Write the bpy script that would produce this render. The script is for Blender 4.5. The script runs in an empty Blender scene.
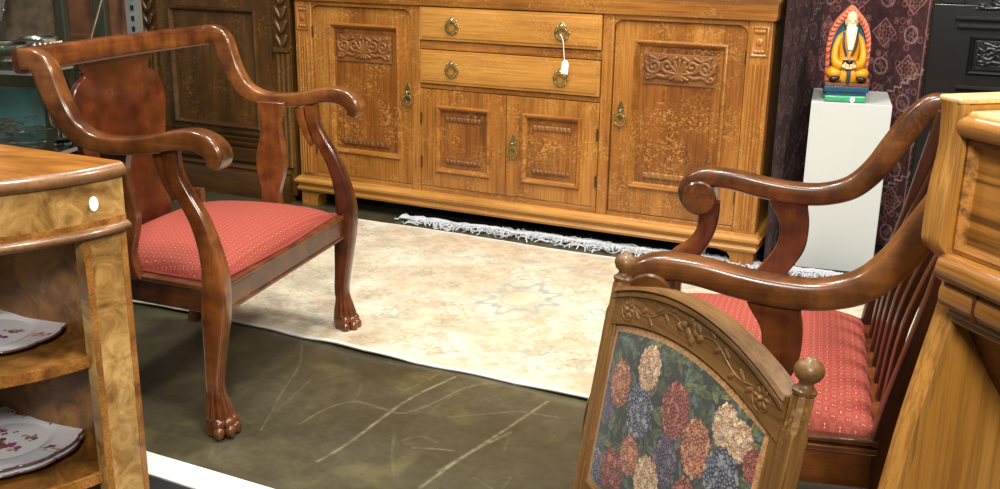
import bpy, math, random
import numpy as np
from mathutils import Vector, Matrix
R = math.radians
sc = bpy.context.scene
COL = sc.collection

# ------------------------------------------------------------ camera, world, lights, exposure
def make_camera():
    yaw, pitch, roll, f = R(25.9), R(16.4), R(0.9), 1017.0
    fw = Vector((-math.sin(yaw)*math.cos(pitch), math.cos(yaw)*math.cos(pitch), -math.sin(pitch)))
    r = Vector((math.cos(yaw), math.sin(yaw), 0)); u = r.cross(fw)
    r2 = r*math.cos(roll)+u*math.sin(roll); u2 = -r*math.sin(roll)+u*math.cos(roll)
    cd = bpy.data.cameras.new('camera'); co = bpy.data.objects.new('camera', cd); COL.objects.link(co)
    m = Matrix((r2, u2, -fw)).transposed().to_4x4(); m.translation = Vector((1.7149, -3.5675, 1.12))
    co.matrix_world = m
    cd.sensor_width = 36; cd.lens = f/1000*36; cd.clip_start = .05
    sc.camera = co
make_camera()
w = bpy.data.worlds.new('shop_world'); sc.world = w; w.use_nodes = True
w.node_tree.nodes['Background'].inputs[0].default_value = (1.0, .96, .90, 1)
w.node_tree.nodes['Background'].inputs[1].default_value = .17
def area(loc, size, power, col=(1, .90, .76), target=None, sy=None):
    ld = bpy.data.lights.new('ceiling_or_fill_lamp', 'AREA'); ld.energy = power; ld.color = col
    ld.shape = 'RECTANGLE'; ld.size = size; ld.size_y = sy or size
    o = bpy.data.objects.new('ceiling_or_fill_lamp', ld); COL.objects.link(o); o.location = loc
    if target: o.rotation_euler = (Vector(target)-Vector(loc)).to_track_quat('-Z', 'Y').to_euler()
    return o
area((2.3, -4.6, 2.3), .5, 84, (1, .95, .88), (.4, -1.5, .2))  # added frontal fill light behind the camera, brightens plates and furniture fronts
area((1.3, -2.5, 3.0), .4, 60, (1, .95, .87), (.5, -1.0, 0))
area((-.5, -2.3, 3.0), .35, 36, (1, .95, .87), (.0, -1.2, 0))
area((.4, -1.1, 3.0), .35, 50, (1, .96, .90), (.4, -.9, 0))
area((2.6, -1.2, 2.7), .35, 54, (1, .96, .90), (1.2, -.6, .2))
sc.view_settings.view_transform = 'Standard'; sc.view_settings.look = 'None'
sc.view_settings.gamma = 1; sc.view_settings.exposure = 0.2; sc.view_settings.use_curve_mapping = False

# ------------------------------------------------------------ helpers
def lin(c):
    return tuple(((v/255)/12.92 if v/255 <= .04045 else ((v/255+.055)/1.055)**2.4) for v in c)
def l4(c): return (*lin(c), 1)
def nlin(a):
    a = np.clip(np.asarray(a, float)/255, 0, 1); return np.where(a <= .04045, a/12.92, ((a+.055)/1.055)**2.4)

def nmat(name):
    m = bpy.data.materials.new(name); m.use_nodes = True; nt = m.node_tree
    return m, nt, nt.nodes['Principled BSDF']
def plain(name, c, rough=.5, metal=0, coat=0, **kw):
    m, nt, b = nmat(name); b.inputs['Base Color'].default_value = l4(c)
    b.inputs['Roughness'].default_value = rough; b.inputs['Metallic'].default_value = metal
    b.inputs['Coat Weight'].default_value = coat; b.inputs['Coat Roughness'].default_value = .12
    n = nt.nodes.new('ShaderNodeTexNoise'); n.inputs['Scale'].default_value = kw.get('ns', 40); n.inputs['Detail'].default_value = 5
    tc = nt.nodes.new('ShaderNodeTexCoord'); nt.links.new(tc.outputs['Object'], n.inputs['Vector'])
    mx = nt.nodes.new('ShaderNodeMix'); mx.data_type = 'RGBA'
    v = kw.get('var', .12)
    mx.inputs[6].default_value = l4(tuple(x*(1-v) for x in c)); mx.inputs[7].default_value = l4(tuple(min(255, x*(1+v)) for x in c))
    nt.links.new(n.outputs[0], mx.inputs[0]); nt.links.new(mx.outputs[2], b.inputs['Base Color'])
    if kw.get('bump'):
        bp = nt.nodes.new('ShaderNodeBump'); bp.inputs['Strength'].default_value = kw['bump']; bp.inputs['Distance'].default_value = .002
        nt.links.new(n.outputs[0], bp.inputs['Height']); nt.links.new(bp.outputs[0], b.inputs['Normal'])
    return m
def wood(name, dark, mid, light, axis='Z', rough=.35, coat=.3, fleck=0.0, fleckc=None, gs=1.0, burl=0.0, grain=.5, bump=.12, cloud=0):
    """dark/mid/light: srgb. axis: grain axis in object space"""
    m, nt, b = nmat(name); N = nt.nodes.new; L = nt.links.new
    tc = N('ShaderNodeTexCoord')
    def mapping(sc_across, sc_along):
        mp = N('ShaderNodeMapping'); s = [sc_across]*3; s['XYZ'.index(axis)] = sc_along
        mp.inputs['Scale'].default_value = s; L(tc.outputs['Object'], mp.inputs['Vector']); return mp
    n1 = N('ShaderNodeTexNoise'); n1.inputs['Scale'].default_value = 1; n1.inputs['Detail'].default_value = 3; n1.inputs['Distortion'].default_value = .6+burl*3
    L(mapping(9*gs*(1-burl*.3), (1.4+burl*6)*gs).outputs[0], n1.inputs['Vector'])
    cr = N('ShaderNodeValToRGB'); e = cr.color_ramp.elements
    e[0].position = .3; e[0].color = l4(dark); e[1].position = .72; e[1].color = l4(light)
    k = cr.color_ramp.elements.new(.5); k.color = l4(mid); L(n1.outputs[0], cr.inputs[0])
    n2 = N('ShaderNodeTexNoise'); n2.inputs['Scale'].default_value = 1; n2.inputs['Detail'].default_value = 6; n2.inputs['Roughness'].default_value = .7
    L(mapping(160*gs, 5*gs).outputs[0], n2.inputs['Vector'])
    r2 = N('ShaderNodeValToRGB'); r2.color_ramp.elements[0].position = .38; r2.color_ramp.elements[1].position = .56
    L(n2.outputs[0], r2.inputs[0])
    mx = N('ShaderNodeMix'); mx.data_type = 'RGBA'; mx.blend_type = 'MULTIPLY'
    mul = N('ShaderNodeMix'); mul.data_type = 'RGBA'; g = 1-grain
    mul.inputs[6].default_value = (g, g*.92, g*.85, 1); mul.inputs[7].default_value = (1, 1, 1, 1); L(r2.outputs[0], mul.inputs[0])
    mx.inputs[0].default_value = 1; L(cr.outputs[0], mx.inputs[6]); L(mul.outputs[2], mx.inputs[7]); out = mx.outputs[2]
    if cloud:   # figure across the grain
        nc = N('ShaderNodeTexNoise'); nc.inputs['Scale'].default_value = 1; nc.inputs['Detail'].default_value = 3; L(mapping(14, 22).outputs[0], nc.inputs['Vector'])
        rc = N('ShaderNodeValToRGB'); rc.color_ramp.elements[0].position = .35; rc.color_ramp.elements[0].color = (.38, .32, .28, 1); rc.color_ramp.elements[1].position = .65; rc.color_ramp.elements[1].color = (1.15, 1.15, 1.15, 1); L(nc.outputs[0], rc.inputs[0])
        mc = N('ShaderNodeMix'); mc.data_type = 'RGBA'; mc.blend_type = 'MULTIPLY'; mc.inputs[0].default_value = .8; L(out, mc.inputs[6]); L(rc.outputs[0], mc.inputs[7]); out = mc.outputs[2]
    if fleck:
        n3 = N('ShaderNodeTexNoise'); n3.inputs['Scale'].default_value = 1; n3.inputs['Detail'].default_value = 1.2; n3.inputs['Distortion'].default_value = 2.6
        L(mapping(40*gs, 62*gs).outputs[0], n3.inputs['Vector'])
        r3 = N('ShaderNodeValToRGB'); r3.color_ramp.elements[0].position = .52; r3.color_ramp.elements[1].position = .64
        L(n3.outputs[0], r3.inputs[0])
        n4 = N('ShaderNodeTexNoise'); n4.inputs['Scale'].default_value = 7; n4.inputs['Detail'].default_value = 2; L(tc.outputs['Object'], n4.inputs['Vector'])
        r4 = N('ShaderNodeValToRGB'); r4.color_ramp.elements[0].position = .40; r4.color_ramp.elements[1].position = .60; L(n4.outputs[0], r4.inputs[0])
        mm = N('ShaderNodeMath'); mm.operation = 'MULTIPLY'; L(r3.outputs[0], mm.inputs[0]); L(r4.outputs[0], mm.inputs[1])
        m2 = N('ShaderNodeMath'); m2.operation = 'MULTIPLY'; m2.inputs[1].default_value = fleck; L(mm.outputs[0], m2.inputs[0])
        fx = N('ShaderNodeMix'); fx.data_type = 'RGBA'; L(m2.outputs[0], fx.inputs[0]); L(out, fx.inputs[6])
        fx.inputs[7].default_value = l4(fleckc or light); out = fx.outputs[2]
    L(out, b.inputs['Base Color'])
    b.inputs['Roughness'].default_value = rough; b.inputs['Coat Weight'].default_value = coat; b.inputs['Coat Roughness'].default_value = .13
    if bump:
        bp = N('ShaderNodeBump'); bp.inputs['Strength'].default_value = bump; bp.inputs['Distance'].default_value = .001
        L(n2.outputs[0], bp.inputs['Height']); L(bp.outputs[0], b.inputs['Normal'])
    return m
def attrmat(name, rough=.9, sheen=0, bump=0, bs=300, coat=0, detail=0.0):
    m, nt, b = nmat(name); a = nt.nodes.new('ShaderNodeAttribute'); a.attribute_name = 'Col'
    b.inputs['Roughness'].default_value = rough; b.inputs['Sheen Weight'].default_value = sheen
    b.inputs['Coat Weight'].default_value = coat; b.inputs['Coat Roughness'].default_value = .2
    out = a.outputs['Color']
    tc = nt.nodes.new('ShaderNodeTexCoord'); n = nt.nodes.new('ShaderNodeTexNoise'); n.inputs['Scale'].default_value = bs; n.inputs['Detail'].default_value = 3
    nt.links.new(tc.outputs['Object'], n.inputs['Vector'])
    if detail:
        mr = nt.nodes.new('ShaderNodeMapRange'); mr.inputs[1].default_value = .3; mr.inputs[2].default_value = .7
        mr.inputs[3].default_value = 1-detail; mr.inputs[4].default_value = 1+detail; nt.links.new(n.outputs[0], mr.inputs[0])
        vm = nt.nodes.new('ShaderNodeVectorMath'); vm.operation = 'SCALE'; nt.links.new(out, vm.inputs[0]); nt.links.new(mr.outputs[0], vm.inputs['Scale']); out = vm.outputs[0]
    nt.links.new(out, b.inputs['Base Color'])
    if bump:
        bp = nt.nodes.new('ShaderNodeBump'); bp.inputs['Strength'].default_value = bump; bp.inputs['Distance'].default_value = .002
        nt.links.new(n.outputs[0], bp.inputs['Height']); nt.links.new(bp.outputs[0], b.inputs['Normal'])
    return m

class MB:
    def __init__(s): s.v = []; s.f = []
    def add(s, vs, fs):
        o = len(s.v); s.v += [tuple(p) for p in vs]; s.f += [tuple(i+o for i in f) for f in fs]; return s
    def box(s, x0, x1, y0, y1, z0, z1):
        vs = [(x, y, z) for z in (z0, z1) for y in (y0, y1) for x in (x0, x1)]
        return s.add(vs, [(0, 2, 3, 1), (4, 5, 7, 6), (0, 1, 5, 4), (2, 6, 7, 3), (0, 4, 6, 2), (1, 3, 7, 5)])
    def loft(s, rings, cap0=True, cap1=True, closed=True):
        n = len(rings[0]); vs = [p for r in rings for p in r]; fs = []
        for i in range(len(rings)-1):
            for j in range(n if closed else n-1):
                a = i*n+j; b_ = i*n+(j+1) % n; fs.append((a, b_, b_+n, a+n))
        if cap0: fs.append(tuple(range(n))[::-1])
        if cap1: fs.append(tuple((len(rings)-1)*n+j for j in range(n)))
        return s.add(vs, fs)
    def prism(s, poly, axis, a, b):
        """poly in the two other axes (order XY->Z, XZ->Y, YZ->X)"""
        def P(p, t): return {'Z': (p[0], p[1], t), 'Y': (p[0], t, p[1]), 'X': (t, p[0], p[1])}[axis]
        return s.loft([[P(p, a) for p in poly], [P(p, b) for p in poly]])
    def lathe(s, prof, c=(0, 0, 0), n=20, ax=None):
        rings = [[(c[0]+r*math.cos(2*math.pi*k/n), c[1]+r*math.sin(2*math.pi*k/n), c[2]+z) for k in range(n)] for r, z in prof]
        if ax is not None:
            q = Vector((0, 0, 1)).rotation_difference(Vector(ax)); C = Vector(c)
            rings = [[tuple(C+q @ (Vector(p)-C)) for p in rg] for rg in rings]
        return s.loft(rings)
    def rectring(s, x0, x1, z0, z1, prof, cap=False, plane='XZ'):
        rings = []
        for ins, y in prof:
            rings.append([(x0+ins, y, z0+ins), (x1-ins, y, z0+ins), (x1-ins, y, z1-ins), (x0+ins, y, z1-ins)])
        return s.loft(rings, False, cap)
    def sweep(s, path, sizes, up=(0, 1, 0), n=12, ex=3.2, smooth=True, sub=6, ends=True):
        """path 3D pts; sizes list (w along normal, t along 'up'); section = superellipse"""
        P = [Vector(p) for p in path]; S = [Vector((a[0], a[1], 0)) for a in sizes]
        if smooth: P, S = cr(P, sub), cr(S, sub)
        rings = []
        for i, p in enumerate(P):
            t = (P[min(i+1, len(P)-1)]-P[max(i-1, 0)]).normalized(); b_ = Vector(up); b_ = (b_-t*b_.dot(t)).normalized(); nn = t.cross(b_)
            ring = []
            for k in range(n):
                a = 2*math.pi*(k+.5)/n; c_, s_ = math.cos(a), math.sin(a)
                x = math.copysign(abs(c_)**(2/ex), c_)*S[i].x/2; y = math.copysign(abs(s_)**(2/ex), s_)*S[i].y/2
                ring.append(tuple(p+nn*x+b_*y))
            rings.append(ring)
        return s.loft(rings, ends, ends)
    def tube(s, path, r, n=8, smooth=False, sub=4):
        P = [Vector(p) for p in path]
        if smooth: P = cr(P, sub)
        rr = r if isinstance(r, (list, tuple)) else [r]*len(P)
        rings = []
        last = None
        for i, p in enumerate(P):
            t = (P[min(i+1, len(P)-1)]-P[max(i-1, 0)]).normalized()
            if last is None: last = t.orthogonal().normalized()
            b_ = (last-t*last.dot(t)).normalized(); last = b_; c_ = t.cross(b_)
            rings.append([tuple(p+(b_*math.cos(2*math.pi*k/n)+c_*math.sin(2*math.pi*k/n))*rr[i]) for k in range(n)])
        return s.loft(rings)
    def ring(s, c, R0, r, nrm=(0, 1, 0), n=24, m=8):
        q = Vector((0, 0, 1)).rotation_difference(Vector(nrm)); vs = []; fs = []
        for i in range(n):
            a = 2*math.pi*i/n
            for j in range(m):
                b_ = 2*math.pi*j/m; v = Vector(((R0+r*math.cos(b_))*math.cos(a), (R0+r*math.cos(b_))*math.sin(a), r*math.sin(b_)))
                vs.append(tuple(Vector(c)+q @ v)); fs.append((i*m+j, ((i+1) % n)*m+j, ((i+1) % n)*m+(j+1) % m, i*m+(j+1) % m))
        return s.add(vs, fs)
    def ball(s, c, r, n=16, m=10, rot=None):
        r = r if isinstance(r, (list, tuple)) else (r, r, r); vs = []; rings = []
        for j in range(m+1):
            t = math.pi*j/m; st = max(math.sin(t), .02)
            ring = []
            for k in range(n):
                a = 2*math.pi*k/n; v = Vector((st*math.cos(a)*r[0], st*math.sin(a)*r[1], -math.cos(t)*r[2]))
                if rot: v = rot @ v
                ring.append(tuple(Vector(c)+v))
            rings.append(ring)
        return s.loft(rings)
    def xf(s, m):
        s.v = [tuple(m @ Vector(p)) for p in s.v]; return s
    def build(s, name, mat, parent=None, bevel=0, smooth=40, seg=2):
        me = bpy.data.meshes.new(name); me.from_pydata(s.v, [], s.f); me.update()
        o = bpy.data.objects.new(name, me); COL.objects.link(o)
        import bmesh
        bm = bmesh.new(); bm.from_mesh(me); bmesh.ops.recalc_face_normals(bm, faces=bm.faces); bm.to_mesh(me); bm.free()
        if mat: me.materials.append(mat)
        if smooth: 
            for p in me.polygons: p.use_smooth = True
            me.set_sharp_from_angle(angle=R(smooth))
        if parent: o.parent = parent
        if bevel:
            b = o.modifiers.new('bevel', 'BEVEL'); b.width = bevel; b.segments = seg; b.limit_method = 'ANGLE'; b.angle_limit = R(40); b.harden_normals = False
        return o
def cr(P, sub):
    out = []; n = len(P)
    for i in range(n-1):
        p0, p1, p2, p3 = P[max(i-1, 0)], P[i], P[i+1], P[min(i+2, n-1)]
        for k in range(sub):
            t = k/sub; out.append(.5*((2*p1)+(p2-p0)*t+(2*p0-5*p1+4*p2-p3)*t*t+(3*p1-p0-3*p2+p3)*t**3))
    out.append(P[-1]); return out
def cr2(pts, sub=6): return [tuple(v)[:2] for v in cr([Vector((p[0], p[1], 0)) for p in pts], sub)]
def mould_run(mb, path, prof):
    """profile (out, z) swept along an XY polyline with mitres, outward = right-hand side of travel"""
    P = [Vector((p[0], p[1], 0)) for p in path]; rings = []
    for i, p in enumerate(P):
        d0 = (P[i]-P[i-1]).normalized() if i else (P[1]-P[0]).normalized()
        d1 = (P[i+1]-P[i]).normalized() if i < len(P)-1 else d0
        n0 = Vector((d0.y, -d0.x, 0)); n1 = Vector((d1.y, -d1.x, 0)); m = (n0+n1).normalized(); m = m/max(m.dot(n0), .3)
        rings.append([(p.x+m.x*o, p.y+m.y*o, z) for o, z in prof])
    mb.loft(rings); return mb
def thing(name, label, cat, loc=(0, 0, 0), rz=0, group=None):
    o = bpy.data.objects.new(name, None); COL.objects.link(o); o.location = loc; o.rotation_euler = (0, 0, rz); o.empty_display_size = .1
    return tag(o, label, cat, group)
def tag(o, label, cat, group=None):
    o['label'] = label; o['category'] = cat
    if group: o['group'] = group
    return o
def struct(o): o['kind'] = 'structure'; return o
def stuff(o): o['kind'] = 'stuff'; return o
def lab(o, t): o['label'] = t; return o
def gridmesh(name, P, C, mat, parent=None, thick=0, back=None):
    """P (n,m,3) vertices, C (n,m,3) linear colours; optional thickness backwards"""
    n, m, _ = P.shape; idx = np.arange(n*m).reshape(n, m)
    q = np.stack([idx[:-1, :-1], idx[1:, :-1], idx[1:, 1:], idx[:-1, 1:]], -1).reshape(-1, 4)
    V = P.reshape(-1, 3); CC = C.reshape(-1, 3)
    if thick:
        t = np.array(back, float)*thick; V2 = V+t; k = n*m
        q2 = (q+k)[:, ::-1]
        bd = np.concatenate([idx[0, :], idx[1:, -1], idx[-1, -2::-1], idx[-2:0:-1, 0]]); nb = np.roll(bd, -1)
        q3 = np.stack([bd, nb, nb+k, bd+k], -1)
        V = np.concatenate([V, V2]); CC = np.concatenate([CC, CC*.5]); q = np.concatenate([q, q2, q3])
    me = bpy.data.meshes.new(name); me.vertices.add(len(V)); me.vertices.foreach_set('co', V.astype(np.float32).ravel())
    me.loops.add(q.size); me.loops.foreach_set('vertex_index', q.astype(np.int32).ravel())
    me.polygons.add(len(q)); me.polygons.foreach_set('loop_start', np.arange(0, q.size, 4, dtype=np.int32))
    me.update(calc_edges=True); me.validate()
    at = me.color_attributes.new('Col', 'FLOAT_COLOR', 'POINT')
    at.data.foreach_set('color', np.concatenate([CC, np.ones((len(V), 1))], 1).astype(np.float32).ravel())
    me.polygons.foreach_set('use_smooth', np.ones(len(q), bool))
    o = bpy.data.objects.new(name, me); COL.objects.link(o); me.materials.append(mat)
    if parent: o.parent = parent
    return o
rs = np.random.RandomState(5)
def vnoise(x, y, seed=0):
    xi = np.floor(x).astype(int); yi = np.floor(y).astype(int); fx = x-xi; fy = y-yi
    fx = fx*fx*(3-2*fx); fy = fy*fy*(3-2*fy)
    def h(a, b):
        n = (a*374761393+b*668265263+seed*974711) & 0x7fffffff; n = ((n ^ (n >> 13))*1274126177) & 0x7fffffff; return ((n ^ (n >> 16)) & 0xffff)/65535.
    return (h(xi, yi)*(1-fx)+h(xi+1, yi)*fx)*(1-fy)+(h(xi, yi+1)*(1-fx)+h(xi+1, yi+1)*fx)*fy
def fbm(x, y, s=0, o=4):
    r = 0; a = .5
    for k in range(o): r = r+a*vnoise(x*2**k, y*2**k, s+k); a /= 2
    return r
def segdist(x, y, pts):
    d = np.full(x.shape, 9.)
    for (ax, ay), (bx, by) in zip(pts[:-1], pts[1:]):
        dx, dy = bx-ax, by-ay; t = np.clip(((x-ax)*dx+(y-ay)*dy)/(dx*dx+dy*dy+1e-12), 0, 1)
        d = np.minimum(d, np.hypot(x-ax-t*dx, y-ay-t*dy))
    return d

# ------------------------------------------------------------ materials
OAK = dict(dark=(124, 74, 26), mid=(154, 98, 38), light=(174, 118, 52), fleck=.42, fleckc=(204, 152, 80), rough=.36, coat=.25, grain=.4)
oakZ = wood('golden_oak_upright', axis='Z', **OAK); oakX = wood('golden_oak_level', axis='X', **OAK)
OAKL = dict(OAK); OAKL.update(dark=(160, 108, 44), mid=(182, 128, 58), light=(196, 144, 70), fleck=.35, grain=.28)
oakLX = wood('pale_gold_oak_level', axis='X', **OAKL)
OAKP = dict(OAK); OAKP.update(dark=(104, 56, 18), mid=(132, 78, 28), light=(152, 96, 40), fleck=.5, gs=.9)
oakP = wood('figured_oak_panel', axis='Z', **OAKP)
oakC = wood('shade_toned_carved_oak', (100, 60, 24), (126, 80, 34), (148, 98, 46), axis='X', rough=.5, coat=.1, grain=.2)  # same oak, darkened overall: shade of the carving put into the colour
dkZ = wood('dark_oak_upright', (54, 32, 9), (78, 50, 16), (98, 66, 26), axis='Z', rough=.35, coat=.25, fleck=.5, fleckc=(132, 94, 42), grain=.3)
dkX = wood('dark_oak_level', (54, 32, 9), (76, 48, 16), (94, 62, 24), axis='X', rough=.35, coat=.25, grain=.3)
mahZ = wood('mahogany_upright', (66, 30, 12), (100, 52, 22), (134, 80, 38), axis='Z', rough=.25, coat=.6, grain=.18, gs=.9, bump=.08, cloud=1)
mahX = wood('mahogany_lengthwise', (66, 34, 14), (106, 62, 28), (146, 94, 48), axis='X', rough=.25, coat=.6, grain=.18, gs=.9, bump=.08, cloud=1)
mahY = wood('mahogany_crosswise', (58, 26, 12), (94, 48, 22), (130, 76, 36), axis='Y', rough=.25, coat=.3, grain=.18, gs=.9, bump=.08, cloud=1)
mahS = wood('mahogany_splat', (60, 24, 10), (90, 40, 17), (116, 56, 26), axis='Z', rough=.25, coat=.6, grain=.15, gs=.8, bump=.08, cloud=1)
walX = wood('brown_wood_lengthwise', (72, 40, 16), (108, 64, 28), (142, 92, 46), axis='X', rough=.3, coat=.5, grain=.2, gs=.9, fleck=.2, fleckc=(150, 98, 50), bump=.08, cloud=1)
walZ = wood('brown_wood_upright', (70, 34, 14), (98, 50, 20), (124, 68, 32), axis='Z', rough=.3, coat=.5, grain=.2, gs=.9, bump=.08, cloud=1)
def burlm(name, cols, sc1=16, rough=.38, coat=.35):
    m, nt, b = nmat(name); N = nt.nodes.new; L = nt.links.new; tc = N('ShaderNodeTexCoord')
    n0 = N('ShaderNodeTexNoise'); n0.inputs['Scale'].default_value = 5; n0.inputs['Detail'].default_value = 2; L(tc.outputs['Object'], n0.inputs[0])
    n1 = N('ShaderNodeTexNoise'); n1.inputs['Scale'].default_value = sc1; n1.inputs['Detail'].default_value = 7; n1.inputs['Roughness'].default_value = .68; n1.inputs['Distortion'].default_value = 1.6; L(tc.outputs['Object'], n1.inputs[0])
    cr_ = N('ShaderNodeValToRGB'); e = cr_.color_ramp.elements; e[0].position = .40; e[0].color = l4(cols[0]); e[1].position = .60; e[1].color = l4(cols[2]); k = e.new(.5); k.color = l4(cols[1])
    mx = N('ShaderNodeMath'); mx.operation = 'MULTIPLY_ADD'; mx.inputs[1].default_value = .45; L(n0.outputs[0], mx.inputs[0])
    m2 = N('ShaderNodeMath'); m2.operation = 'MULTIPLY'; m2.inputs[1].default_value = .56; L(n1.outputs[0], m2.inputs[0]); L(m2.outputs[0], mx.inputs[2]); L(mx.outputs[0], cr_.inputs[0])
    L(cr_.outputs[0], b.inputs['Base Color']); b.inputs['Roughness'].default_value = rough; b.inputs['Coat Weight'].default_value = coat; b.inputs['Coat Roughness'].default_value = .15
    return m
walD = wood('dark_mahogany', (42, 18, 8), (62, 28, 12), (84, 42, 18), axis='Z', rough=.35, coat=.35, grain=.2, gs=.9)
burl = burlm('burl_walnut', [(112, 78, 34), (164, 124, 66), (200, 162, 100)])
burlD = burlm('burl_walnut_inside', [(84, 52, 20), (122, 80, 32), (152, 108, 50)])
walTop = wood('walnut_top', (128, 76, 24), (166, 108, 40), (194, 134, 58), axis='X', rough=.3, coat=.5, burl=.4, grain=.2)
band = wood('crossbanded_walnut', (100, 58, 22), (160, 106, 46), (190, 136, 70), axis='X', rough=.35, coat=.4, gs=1.6, grain=.45)
lipM = wood('walnut_edge', (112, 76, 44), (140, 98, 60), (164, 120, 78), axis='X', rough=.35, coat=.4, grain=.25)
dskZ = wood('light_oak_upright', (150, 98, 38), (178, 124, 56), (200, 148, 78), axis='Z', rough=.38, coat=.3, grain=.42)
dskL = wood('light_oak_board', (166, 112, 42), (180, 124, 50), (192, 138, 62), axis='Z', rough=.4, coat=.25, grain=.3, gs=.8)
dskX = wood('light_oak_rail', (140, 88, 34), (174, 118, 52), (200, 146, 76), axis='X', rough=.32, coat=.45, grain=.45)
dskT = wood('pale_oak_top', (206, 170, 110), (220, 186, 126), (230, 198, 142), axis='X', rough=.4, coat=.25, grain=.15)  # top surfaces, paler than the boards and rails
dskP = wood('open_grain_oak_panel', (160, 102, 36), (178, 118, 46), (192, 132, 58), axis='X', rough=.45, coat=.2, grain=.7, gs=.45)
dskD = wood('red_brown_board', (70, 32, 12), (94, 46, 18), (112, 60, 26), axis='X', rough=.4, coat=.3, grain=.2)
antZ = wood('antique_oak_upright', (92, 62, 26), (122, 84, 38), (148, 108, 58), axis='Z', rough=.5, coat=.12, grain=.45, gs=1.3, fleck=.4, fleckc=(176, 138, 84))
antX = wood('antique_oak_rail', (88, 60, 26), (118, 82, 38), (144, 104, 56), axis='X', rough=.5, coat=.12, grain=.42, gs=1.2)
brass = plain('aged_brass', (168, 152, 104), .25, .9, ns=90, var=.2)
brassD = plain('dark_brass_plate', (92, 76, 44), .4, .9, ns=90, var=.2)
black = plain('black_lacquer', (16, 15, 15), .35, coat=.3)
ebony = plain('ebonised_wood', (11, 10, 10), .32, coat=.35)
white = plain('white_painted_board', (188, 190, 186), .6, var=.02, ns=5)
paper = plain('white_card', (240, 240, 235), .8, var=.02)
silver = plain('silver_plate', (200, 196, 186), .2, 1, ns=60, var=.1)
steel = plain('steel_strip', (170, 176, 174), .35, .8, var=.05)
porcelain = plain('white_porcelain', (232, 232, 236), .15, coat=.6, var=.015)

# ------------------------------------------------------------ setting
SCR = [[(0.455, -1.893), (0.467, -1.797), (0.465, -1.654), (0.469, -1.505), (0.505, -1.339)], [(0.307, -1.763), (0.314, -1.664), (0.353, -1.595), (0.428, -1.596), (0.498, -1.593), (0.537, -1.497), (0.557, -1.401), (0.597, -1.336)], [(0.718, -1.887), (0.732, -1.747), (0.756, -1.586), (0.787, -1.364)], [(0.718, -1.807), (0.742, -1.686), (0.778, -1.563)], [(0.0, -1.344), (0.086, -1.469), (0.158, -1.643), (0.2, -1.73), (0.245, -1.833)], [(0.604, -1.563), (0.689, -1.496), (0.748, -1.452), (0.852, -1.436)], [(0.609, -1.739), (0.654, -1.722), (0.701, -1.708)], [(0.64, -1.868), (0.586, -1.791), (0.538, -1.701)], [(0.57, -1.72), (0.598, -1.682), (0.647, -1.691)], [(0.174, -1.532), (0.215, -1.748)], [(0.455, -1.351), (0.428, -1.499)], [(0.805, -1.653), (0.783, -1.584)], [(0.799, -1.795), (0.857, -1.82)], [(0.234, -1.998), (0.202, -1.949)], [(0.876, -1.81), (0.871, -1.757)]]
def scratches(X, Y):
    base = np.stack([fbm(X*3, Y*3, 1), fbm(X*3+9, Y*3, 2), fbm(X*3, Y*3+7, 3)], -1)
    c = np.array([70, 65, 48.])+(base[..., :1]-.5)*34+(fbm(X*30, Y*30, 8)[..., None]-.5)*14
    mottled = np.clip((fbm(X*9+vnoise(X*4, Y*4, 3), Y*9, 12)-.55)*5, 0, 1)[..., None]
    c = c+mottled*np.array([16, 16, 8])
    rnd = random.Random(11); a = np.zeros(X.shape)
    def stroke(p, ang, ln, wd, al, curl):
        pts = [p]; 
        for k in range(12):
            ang += curl*rnd.uniform(-.2, 1)*.12; p = (p[0]+math.cos(ang)*ln/12, p[1]+math.sin(ang)*ln/12); pts.append(p)
        bx = [min(q[i] for q in pts)-.03 for i in (0, 1)]+[max(q[i] for q in pts)+.03 for i in (0, 1)]
        msk = (X > bx[0]) & (X < bx[2]) & (Y > bx[1]) & (Y < bx[3])
        if not msk.any(): return
        d = segdist(X[msk], Y[msk], pts); v = np.exp(-(d/wd)**2)*al*(.4+.9*vnoise(X[msk]*60, Y[msk]*60, 4)); a[msk] = np.maximum(a[msk], v)
    for i, q in enumerate(SCR):
        pts = [tuple(v)[:2] for v in cr([Vector((a_, b_, 0)) for a_, b_ in q], 5)]
        d = segdist(X, Y, pts); wd, al = ((.0042, .85), (.0028, .6), (.0040, .8), (.0042, .7), (.0022, .5), (.0022, .5), (.003, .55))[i] if i < 7 else (.0022, .4)
        a = np.maximum(a, np.exp(-(d/wd)**2)*al*(.35+.9*vnoise(X*70, Y*70, 4)))
    for k in range(60): stroke((rnd.uniform(-.9, 1.4), rnd.uniform(-2., -1.3)), rnd.uniform(0, 3.1), rnd.uniform(.04, .35), rnd.uniform(.0015, .003), rnd.uniform(.06, .22), rnd.uniform(-1, 1))
    c = c*(1-a[..., None])+np.array([132, 128, 102])*a[..., None]
    return nlin(c)
xs = np.concatenate([np.linspace(-5, -1, 12)[:-1], np.linspace(-1, 1.6, 760), np.linspace(1.6, 6, 12)[1:]])
ys = np.concatenate([np.linspace(-2.04, -1.2, 240), np.linspace(-1.2, 3, 24)[1:]])
Xg, Yg = np.meshgrid(xs, ys, indexing='ij')
struct(gridmesh('floor', np.stack([Xg, Yg, Xg*0], -1), scratches(Xg, Yg), attrmat('green_marbled_floor', .32, coat=.15, bump=.05, bs=60, detail=.12)))
m = MB().box(-5, 6, -2.115, -2.04, -.02, .004); struct(m.build('trim_1', plain('chipped_white_paint', (225, 225, 220), .6, var=.05, ns=25), bevel=.002))
m = MB().box(-5, 6, -6, -2.115, -.02, -.001); struct(m.build('floor', plain('black_carpet', (20, 20, 20), .95)))
m = MB().box(-5, 6, 1.6, 1.7, 0, 3.2); struct(m.build('wall_back', plain('olive_wall', (74, 70, 46), .8)))

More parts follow.
